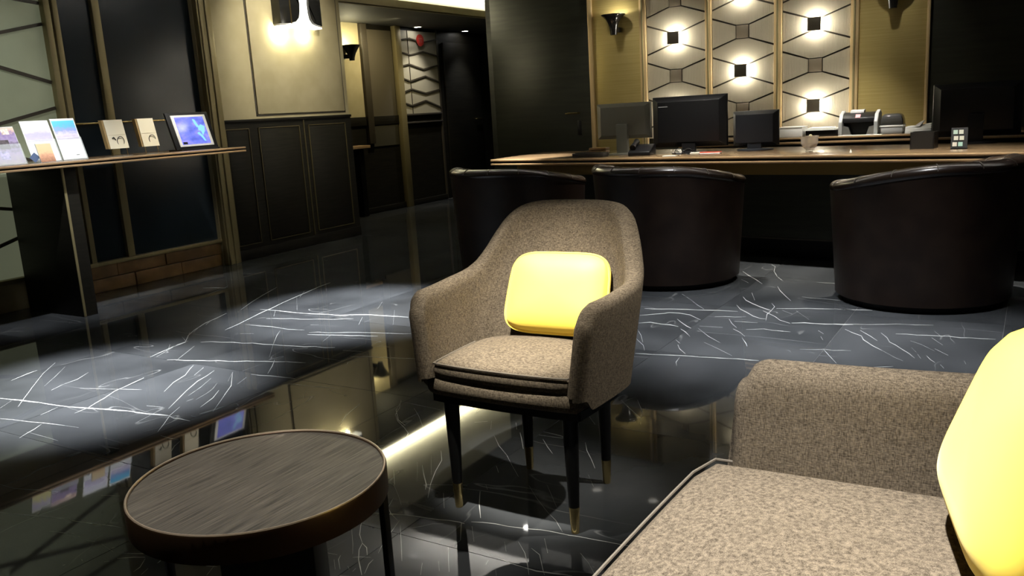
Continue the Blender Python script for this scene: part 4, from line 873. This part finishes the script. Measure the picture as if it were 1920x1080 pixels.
ph = thing('paper_stack', (-2.10, 5.99, 0.74), 'pale folded note between eyeglasses and red booklet', 'paper', 0.2); BX(-0.035, 0.03, -0.025, 0.03, 0, 0.018).build('note', mat('note', (0.5, 0.45, 0.36), 0.8), ph, bevel=0.003)
# desk phone in the shadow beside silver monitor
tp = thing('telephone', (-2.56, 6.12, 0.74), 'dark desk telephone between the silver and black monitors', 'telephone', 0.1)
MB().prism([(-0.08, 0), (0.09, 0), (0.09, 0.075), (0.06, 0.08), (-0.08, 0.03)], -0.09, 0.08, 'yzx').build('body', m_black, tp, bevel=0.006)
MB().tube([(-0.06, -0.05, 0.06), (-0.06, 0.0, 0.085), (-0.06, 0.06, 0.1)], [0.024, 0.016, 0.024], 10).build('handset', m_black, tp, smooth=True)
# candy bowl
bw = thing('candy_bowl', (-1.315, 6.02, 0.74), 'small glass bowl of wrapped sweets on the desk', 'bowl')
MB().lathe([(0.028, 0.0), (0.03, 0.006), (0.02, 0.012), (0.045, 0.03), (0.058, 0.06), (0.056, 0.09), (0.062, 0.105), (0.058, 0.105), (0.052, 0.09), (0.054, 0.06), (0.04, 0.033), (0.01, 0.02)], n=28).build('bowl', m_glass, bw, smooth=60)
cols = [(0.75, 0.55, 0.42), (0.8, 0.72, 0.5), (0.75, 0.7, 0.62), (0.7, 0.5, 0.2)]
cm = [mat('sweet_%d' % k, c, 0.4) for k, c in enumerate(cols)]
for k in range(22):
    a = random.uniform(0, 2 * PI); lv = k // 7; rad = (0.034, 0.042, 0.04, 0.02)[lv] * random.uniform(0.4, 1); z = 0.74 + 0.038 + 0.022 * lv + random.uniform(-.003, .003)
    sw = thing('wrapped_sweet', (-1.315 + rad * math.cos(a), 6.02 + rad * math.sin(a), z), 'small wrapped sweet inside the glass bowl', 'sweet', random.uniform(0, 3), 'sweets in the glass bowl')
    MB().lathe([(0.003, -0.009), (0.009, -0.006), (0.011, 0), (0.009, 0.006), (0.003, 0.009)], n=10).build('sweet', cm[k % 4], sw, smooth=True)
    MB().prism([(-0.02, -0.006), (-0.009, 0), (-0.02, 0.006)], -0.001, 0.001).build('wrapper_end', cm[(k + 1) % 4], sw); MB().prism([(0.02, -0.006), (0.009, 0), (0.02, 0.006)], -0.001, 0.001).build('wrapper_end', cm[(k + 1) % 4], sw)
# dark box and leaflet rack at the right
bx_ = thing('black_box', (-0.62, 6.05, 0.74), 'small black tray box left of the leaflet rack', 'box', math.radians(-6))
bm_ = MB(); bm_.box(-0.07, 0.07, -0.06, 0.06, 0, 0.008); bm_.box(-0.07, -0.062, -0.06, 0.06, 0.008, 0.105); bm_.box(0.062, 0.07, -0.06, 0.06, 0.008, 0.105); bm_.box(-0.07, 0.07, -0.06, -0.052, 0.008, 0.105); bm_.box(-0.07, 0.07, 0.052, 0.06, 0.008, 0.105)
bm_.build('tray_body', mat('box_black', (0.02, 0.018, 0.016), 0.35), bx_)
BX(-0.05, 0.05, -0.04, 0.04, 0.008, 0.07).build('contents', m_black, bx_)
rk = thing('card_rack', (-0.415, 5.95, 0.74), 'black desk stand showing six small pale cards', 'rack', 0.05)
BX(-0.045, 0.045, -0.05, 0.05, 0, 0.008).build('base', m_black, rk)
MB().prism([(-0.03, 0.008), (-0.022, 0.008), (0.026, 0.125), (0.018, 0.125)], -0.045, 0.045, 'yzx').build('back_plate', m_black, rk)
for i in range(3):
    for j in range(2):
        z = 0.016 + i * 0.036; yb = -0.0325 + (z - 0.008) * 0.41; u = (-0.036, -0.030, -0.034)[i] + j * 0.031
        MB().prism([(yb - 0.001, z), (yb + 0.002, z), (yb + 0.012, z + 0.024), (yb + 0.009, z + 0.024)], u, u + 0.024, 'yzx').build('card', mat('card_%d%d' % (i, j), (0.42 - 0.2 * random.random(), 0.36, 0.3), 0.6), rk)
pb = thing('lit_pebble', (-1.02, 5.83, 0.74), 'tiny pale cone on the desk front edge right of the bowl', 'ornament'); MB().lathe([(0.007, 0), (0.006, 0.008), (0.001, 0.022)], n=12).build('cone', m_white, pb, smooth=True)

# ================================================================== THINGS ON THE BACK COUNTER
CZ = 0.79
pf = thing('paper_box', (-1.71, 7.20, CZ), 'cream paper carton at left on the back counter', 'box')
MB().prism([(-0.125, 0), (0.10, 0), (0.10, 0.075), (-0.09, 0.075)], -0.09, 0.1, 'xzy').build('carton', m_paper, pf, bevel=0.003); BX(-0.085, 0.1, -0.092, 0.1, 0.070, 0.079).build('lid', mat('carton_lid', (0.6, 0.58, 0.52), 0.7), pf)
ps = thing('paper_tray', (-1.46, 7.20, CZ), 'black tray holding loose white paper beside the counting machine', 'tray')
BX(-0.125, 0.115, -0.09, 0.1, 0, 0.045).build('tray_body', m_black, ps, bevel=0.003)
for k in range(3): BX(-0.135 + 0.012 * k, 0.10 - 0.015 * k, -0.10 + 0.01 * k, 0.1, 0.045 + 0.007 * k, 0.051 + 0.007 * k).build('sheet', m_paper, ps)
mc = thing('counting_machine', (-1.19, 7.17, CZ), 'grey banknote counting machine with red display', 'machine', group=None)
for sx in (-1, 1):
    MB().prism([(-0.1, 0.0), (0.10, 0.0), (0.10, 0.16), (0.04, 0.185), (-0.05, 0.16), (-0.1, 0.10)], sx * 0.128 - 0.014, sx * 0.128 + 0.014, 'yzx').build('side_cheek', m_grey, mc, bevel=0.006)
MB().prism([(-0.09, 0.095), (0.09, 0.10), (0.09, 0.17), (-0.02, 0.165), (-0.08, 0.13)], -0.115, 0.115, 'yzx').build('control_panel', m_black, mc, bevel=0.004)
BX(-0.114, 0.114, -0.02, 0.09, 0.0, 0.095).build('feed_bay', m_black, mc)
MB().prism([(-0.082, 0.131), (-0.07, 0.134), (-0.045, 0.152), (-0.057, 0.155)], -0.022, 0.012, 'yzx').build('display', mat('red_display', (0.4, 0.05, 0.05), 0.4, emit=(1, 0.3, 0.3), es=0.8), mc)
for sx in (-1, 1): MB().prism([(sx * 0.115, 0.0), (sx * 0.055, 0.0), (sx * 0.075, 0.06), (sx * 0.115, 0.07)], -0.06, -0.022, 'xzy').build('note_guide', m_grey, mc)
MB().prism([(-0.02, 0.165), (0.06, 0.17), (0.06, 0.19), (-0.01, 0.185)], -0.07, 0.03, 'yzx').build('hopper', m_grey, mc, bevel=0.003)
m2 = thing('coin_machine', (-0.965, 7.20, CZ), 'pale machine with smoked clear hood beside the counting machine', 'machine')
BX(-0.075, 0.085, -0.09, 0.09, 0, 0.05).build('body', m_grey, m2, bevel=0.006)
BX(-0.078, 0.088, -0.093, 0.093, 0.05, 0.062).build('deck', m_white, m2, bevel=0.003)
MB().loft([[(lerp(-0.072, 0.084, 0) * f, -0.085 * f, z), (0.084 * f, -0.085 * f, z), (0.084 * f, 0.085 * f, z), (-0.072 * f, 0.085 * f, z)] for f, z in ((1, 0.062), (0.98, 0.10), (0.85, 0.135), (0.6, 0.148))]).build('hood', mat('smoked_hood', (0.05, 0.05, 0.05), 0.08, alpha=0.85), m2, bevel=0.006)
pp = thing('paper_pile', (-0.77, 7.14, CZ), 'crumpled white papers at the right end of the back counter', 'paper')
for k in range(4):
    a = random.uniform(-0.2, 0.2); z = 0.012 * k
    MB().prism([(-0.09, z), (0.09, z + 0.004 * k), (0.085, z + 0.012 + 0.006 * k), (-0.02, z + 0.011 + 0.002 * k), (-0.088, z + 0.011)], -0.07 + 0.01 * k, 0.09, 'xzy').build('sheet', m_paper, pp)
MB().prism([(-0.03, 0.05), (0.01, 0.048), (0.035, 0.088), (0.02, 0.085)], -0.05, 0.06, 'xzy').build('folded_sheet', m_paper, pp)
sl = thing('paper_strip', (-1.15, 7.035, CZ), 'thin white sheet lying at the back counter edge', 'paper'); BX(-0.17, 0.14, -0.03, 0.035, 0, 0.003).build('sheet', m_paper, sl)

# ================================================================== BAR SHELF BY THE WINDOWS
BZ = 0.982
br = thing('bar_table', (-5.4, 3.4, 0), 'high bronze edged bar table along the windows', 'table')
BX(-5.76, -5.06, 2.15, 4.50, BZ - 0.012, BZ).build('table_top', m_desk, br, world=True, bevel=0.003)
BX(-5.76, -5.05, 2.15, 4.51, BZ - 0.014, BZ - 0.001).build('upper_edge', m_bronze, br, world=True, bevel=0.003)
BX(-5.75, -5.065, 2.15, 4.495, BZ - 0.024, BZ - 0.014).build('edge_groove', m_black, br, world=True)
BX(-5.76, -5.05, 2.15, 4.51, BZ - 0.037, BZ - 0.024).build('lower_edge', m_bronze, br, world=True, bevel=0.003)
BX(-5.74, -5.13, 3.10, 3.20, 0.0, BZ - 0.037).build('leg_panel', m_dark, br, world=True, bevel=0.004)
BX(-5.131, -5.124, 3.10, 3.118, 0.0, BZ - 0.037).build('leg_trim', m_brass, br, world=True, bevel=0.003)
BX(-5.74, -5.13, 2.30, 2.40, 0.0, BZ - 0.037).build('leg_panel', m_dark, br, world=True, bevel=0.004)

# leaflets on the bar
def photo_mat(name, stops, scale=(3, 3, 14), emit=0):
    m = mat(name, (0.5, 0.5, 0.5), 0.4); nd, lk, b = nodes(m); tc = N(m, 'ShaderNodeTexCoord'); sp = N(m, 'ShaderNodeSeparateXYZ')
    nz = N(m, 'ShaderNodeTexNoise', Scale=7.0, Detail=4.0); lk.new(tc.outputs['Generated'], sp.inputs[0]); lk.new(tc.outputs['Generated'], nz.inputs['Vector'])
    ma = N(m, 'ShaderNodeMath', operation='MULTIPLY_ADD'); lk.new(nz.outputs['Fac'], ma.inputs[0]); ma.inputs[1].default_value = 0.5; lk.new(sp.outputs['Z'], ma.inputs[2])
    sb = N(m, 'ShaderNodeMath', operation='SUBTRACT'); lk.new(ma.outputs[0], sb.inputs[0]); sb.inputs[1].default_value = 0.25
    r = ramp(m, stops); lk.new(sb.outputs[0], r.inputs[0]); lk.new(r.outputs[0], b.inputs['Base Color']); return m
p_blue = photo_mat('photo_sea', [(0.0, (0.5, 0.42, 0.55)), (0.25, (0.62, 0.58, 0.7)), (0.5, (0.30, 0.33, 0.62)), (0.72, (0.12, 0.45, 0.75)), (1.0, (0.10, 0.5, 0.8))])
p_lilac = photo_mat('photo_lilac', [(0.0, (0.55, 0.5, 0.58)), (0.4, (0.45, 0.42, 0.6)), (0.7, (0.65, 0.62, 0.75)), (1.0, (0.6, 0.6, 0.7))])
p_mix = photo_mat('photo_purple', [(0.0, (0.35, 0.3, 0.33)), (0.3, (0.3, 0.22, 0.4)), (0.5, (0.07, 0.05, 0.08)), (0.62, (0.3, 0.24, 0.38)), (0.8, (0.2, 0.14, 0.3)), (1.0, (0.6, 0.4, 0.3))])
p_cook = photo_mat('photo_food', [(0.0, (0.3, 0.14, 0.08)), (0.35, (0.6, 0.32, 0.2)), (0.6, (0.65, 0.5, 0.28)), (1.0, (0.62, 0.5, 0.3))])
def leaflet(y0, y1, label, photo, h=0.255, xb=-5.26, lean=0.09, split=0.5, full=False, paper=m_paper, holder=True):
    # stands on the bar and leans back towards the window (away from the room, -X)
    r = thing('leaflet_holder', (xb, (y0 + y1) / 2, BZ), label, 'leaflet stand', group='leaflet stands on the bar')
    w = (y1 - y0) / 2
    def slab(a, b, ta, tb, u0, u1):  # a..b fraction of height, ta..tb offset in front
        q = lambda f, t: (-lean * f + t, h * f)
        return MB().prism([q(a, ta), q(a, tb), q(b, tb), q(b, ta)], u0, u1, 'xzy')
    slab(0.02, 1.0, -0.006, 0.0, -w, w).build('sheet_stack', paper, r)
    if full: slab(0.03, 0.99, 0.0, 0.0012, -w * 0.98, w * 0.98).build('cover_photo', photo, r)
    else:
        slab(split, 0.95, 0.0, 0.0012, -w * 0.93, w * 0.93).build('cover_photo', photo, r)
        slab(0.11, 0.125, 0.0, 0.0012, w * 0.2, w * 0.45).build('lettering', m_black, r)
    if holder:
        slab(-0.0, 0.55, 0.0035, 0.0055, -w - 0.004, w + 0.004).build('front_pane', m_acryl, r)
        MB().prism([(-0.09 - 0.02, 0), (0.006, 0), (-lean * 0.55 + 0.004, h * 0.55), (-lean * 0.55 - 0.03, h * 0.55)], w + 0.002, w + 0.004, 'xzy').build('side_pane', m_acryl, r)
    return r
leaflet(3.02, 3.20, 'white leaflet with lilac photo band, left of the blue one', p_lilac, 0.255, -5.26)
leaflet(3.215, 3.375, 'white leaflet with blue sea photo band', p_blue, 0.262, -5.26)
lf = leaflet(2.79, 2.965, 'purple photo leaflet at the left edge of the picture', p_mix, 0.225, -5.24, full=True)
for (u, f0, f1, wd, c) in ((0.0, 0.42, 0.66, 0.06, (0.05, 0.035, 0.04)), (-0.02, 0.15, 0.36, 0.055, (0.28, 0.24, 0.45)), (0.03, 0.80, 0.95, 0.045, (0.55, 0.42, 0.34))):
    qq = lambda f, t: (-0.09 * f + t, 0.225 * f)
    MB().prism([qq(f0, 0.0013), qq(f0, 0.002), qq(f1, 0.002), qq(f1, 0.0013)], u - wd / 2, u + wd / 2, 'xzy').build('small_photo', noisy(mat('small_photo', c, 0.5), tuple(x * 0.5 for x in c), tuple(min(1, x * 1.7) for x in c), (60, 60, 60)), lf)
leaflet(3.01, 3.105, 'small leaflet with pile of food photo before the lilac one', p_cook, 0.115, -5.16, lean=0.04, full=True, holder=False)
leaflet(2.76, 2.93, 'yellow topped leaflet behind the purple one', photo_mat('photo_yellow', [(0.0, (0.5, 0.45, 0.3)), (0.7, (0.6, 0.55, 0.2)), (0.85, (0.45, 0.4, 0.6)), (1.0, (0.5, 0.5, 0.45))]), 0.29, -5.42, full=True, holder=False)
sg = thing('diamond_badge', (-5.19, 2.99, BZ), 'small blue diamond badge before the purple leaflet', 'badge'); MB().prism([(-0.032, 0.034), (0, 0.004), (0.032, 0.034), (0, 0.064)], -0.003, 0.003, 'yzx').build('plate', mat('badge_blue', (0.12, 0.17, 0.3), 0.4), sg)
# two pale gift cards in clear stands
def cardbox(y0, y1, label, dark_ring):
    r = thing('card_stand', (-5.26, (y0 + y1) / 2, BZ), label, 'card stand', group='pale cards in clear stands'); w = (y1 - y0) / 2
    lean = 0.04; q = lambda f, t: (-lean * f + t, 0.05 + 0.19 * f)
    MB().prism([q(0, 0), q(0, 0.004), q(1, 0.004), q(1, 0)], -w, w, 'xzy').build('card', mat('cream_card', (0.72, 0.66, 0.5), 0.6), r)
    MB().prism([q(0, -0.035), q(0, -0.001), q(1, -0.001), q(1, -0.035)], -w - 0.012, w * 0.2, 'xzy').build('box', m_tan, r)
    MB().prism([q(0.47, 0.004), q(0.47, 0.0055), q(0.475, 0.0055), q(0.475, 0.004)], -w, w, 'xzy').build('fold_line', m_tan, r)
    c = [(q(0.25, 0.0065)[0], w * 0.25 + 0.026 * math.cos(a), q(0.25, 0)[1] + 0.03 * math.sin(a)) for a in [2 * PI * k / 20 for k in range(20 if dark_ring else 13)]]
    MB().tube(c, 0.0022, 5, wrap=dark_ring).build('ring_print', m_black, r)
    if dark_ring: MB().tube([(q(0.3, 0.006)[0], -w * 0.6, q(0.36, 0)[1]), (q(0.3, 0.006)[0], -w * 0.45, q(0.4, 0)[1]), (q(0.3, 0.006)[0], -w * 0.25, q(0.3, 0)[1])], 0.0035, 5).build('curl_print', m_black, r)
    BX(-0.06, 0.03, -w - 0.004, w + 0.004, 0, 0.003).build('stand_base', m_acryl, r)
    for u in (-w * 0.8, w * 0.8): MB().tube([(0.0, u, 0.0), (-0.006, u, 0.055), (-0.03, u, 0.09)], 0.0018, 5).build('wire_leg', m_brass2, r)
cardbox(3.548, 3.685, 'cream card with printed ring and curl, in a clear stand', True)
cardbox(3.80, 3.925, 'cream card with open printed ring, nearer the tablet', False)
# tablet
tbm = thing('tablet', (-5.24, 4.235, BZ), 'white tablet with blue violet screen in black stand', 'tablet')
lean = 0.085; hh = 0.262; q = lambda f, t: (-lean * f + t, 0.008 + hh * f)
def tslab(a, b, t0, t1, u0, u1): return MB().prism([q(a, t0), q(a, t1), q(b, t1), q(b, t0)], u0, u1, 'xzy')
tslab(0, 1, -0.02, 0, -0.185, 0.185).build('stand_frame', m_black, tbm, bevel=0.003)
BX(-0.11, 0.03, -0.17, 0.17, 0, 0.009).build('stand_foot', m_black, tbm)
sl_ = tslab(0.075, 0.93, 0.0, 0.006, -0.15, 0.15).build('bezel', m_white, tbm, bevel=0.002)
m_scr = mat('tablet_screen', (0.02, 0.02, 0.05), 0.1, emit=(0.13, 0.16, 0.62), es=0.95); noisy_ = None
nd, lk, b = nodes(m_scr); tc = N(m_scr, 'ShaderNodeTexCoord'); nz = N(m_scr, 'ShaderNodeTexNoise', Scale=3.5, Detail=4.0); lk.new(tc.outputs['Generated'], nz.inputs['Vector'])
rp = ramp(m_scr, [(0.3, (0.06, 0.09, 0.42)), (0.5, (0.12, 0.15, 0.62)), (0.7, (0.26, 0.22, 0.75))]); lk.new(nz.outputs['Fac'], rp.inputs[0]); lk.new(rp.outputs[0], b.inputs['Emission Color'])
tslab(0.13, 0.875, 0.006, 0.0068, -0.125, 0.125).build('screen', m_scr, tbm)
m_sp = mat('screen_figure', (0.02, 0.05, 0.06), 0.1, emit=(0.2, 0.5, 0.75), es=0.9)
def poly(pts, name, m):
    P = [(q(f, 0.0072)[0], u, q(f, 0.0072)[1]) for u, f in pts] ; P2 = [(x + 0.0004, y_, z) for x, y_, z in P]; n = len(P)
    MB().add(P + P2, [tuple(range(n)), tuple(range(n, 2 * n))[::-1]]).build(name, m, tbm)
poly([(0.025, 0.82), (0.045, 0.80), (0.065, 0.60), (0.045, 0.58), (0.03, 0.7)], 'screen_figure', m_sp)
poly([(0.055, 0.60), (0.085, 0.66), (0.115, 0.60), (0.10, 0.45), (0.075, 0.35), (0.07, 0.48), (0.05, 0.5)], 'screen_figure', m_sp)
poly([(0.03, 0.42), (0.05, 0.46), (0.075, 0.34), (0.09, 0.2), (0.075, 0.2), (0.055, 0.33)], 'screen_figure', m_sp)
poly([(-0.118, 0.14), (-0.08, 0.14), (-0.08, 0.2), (-0.118, 0.2)], 'screen_corner', m_black)
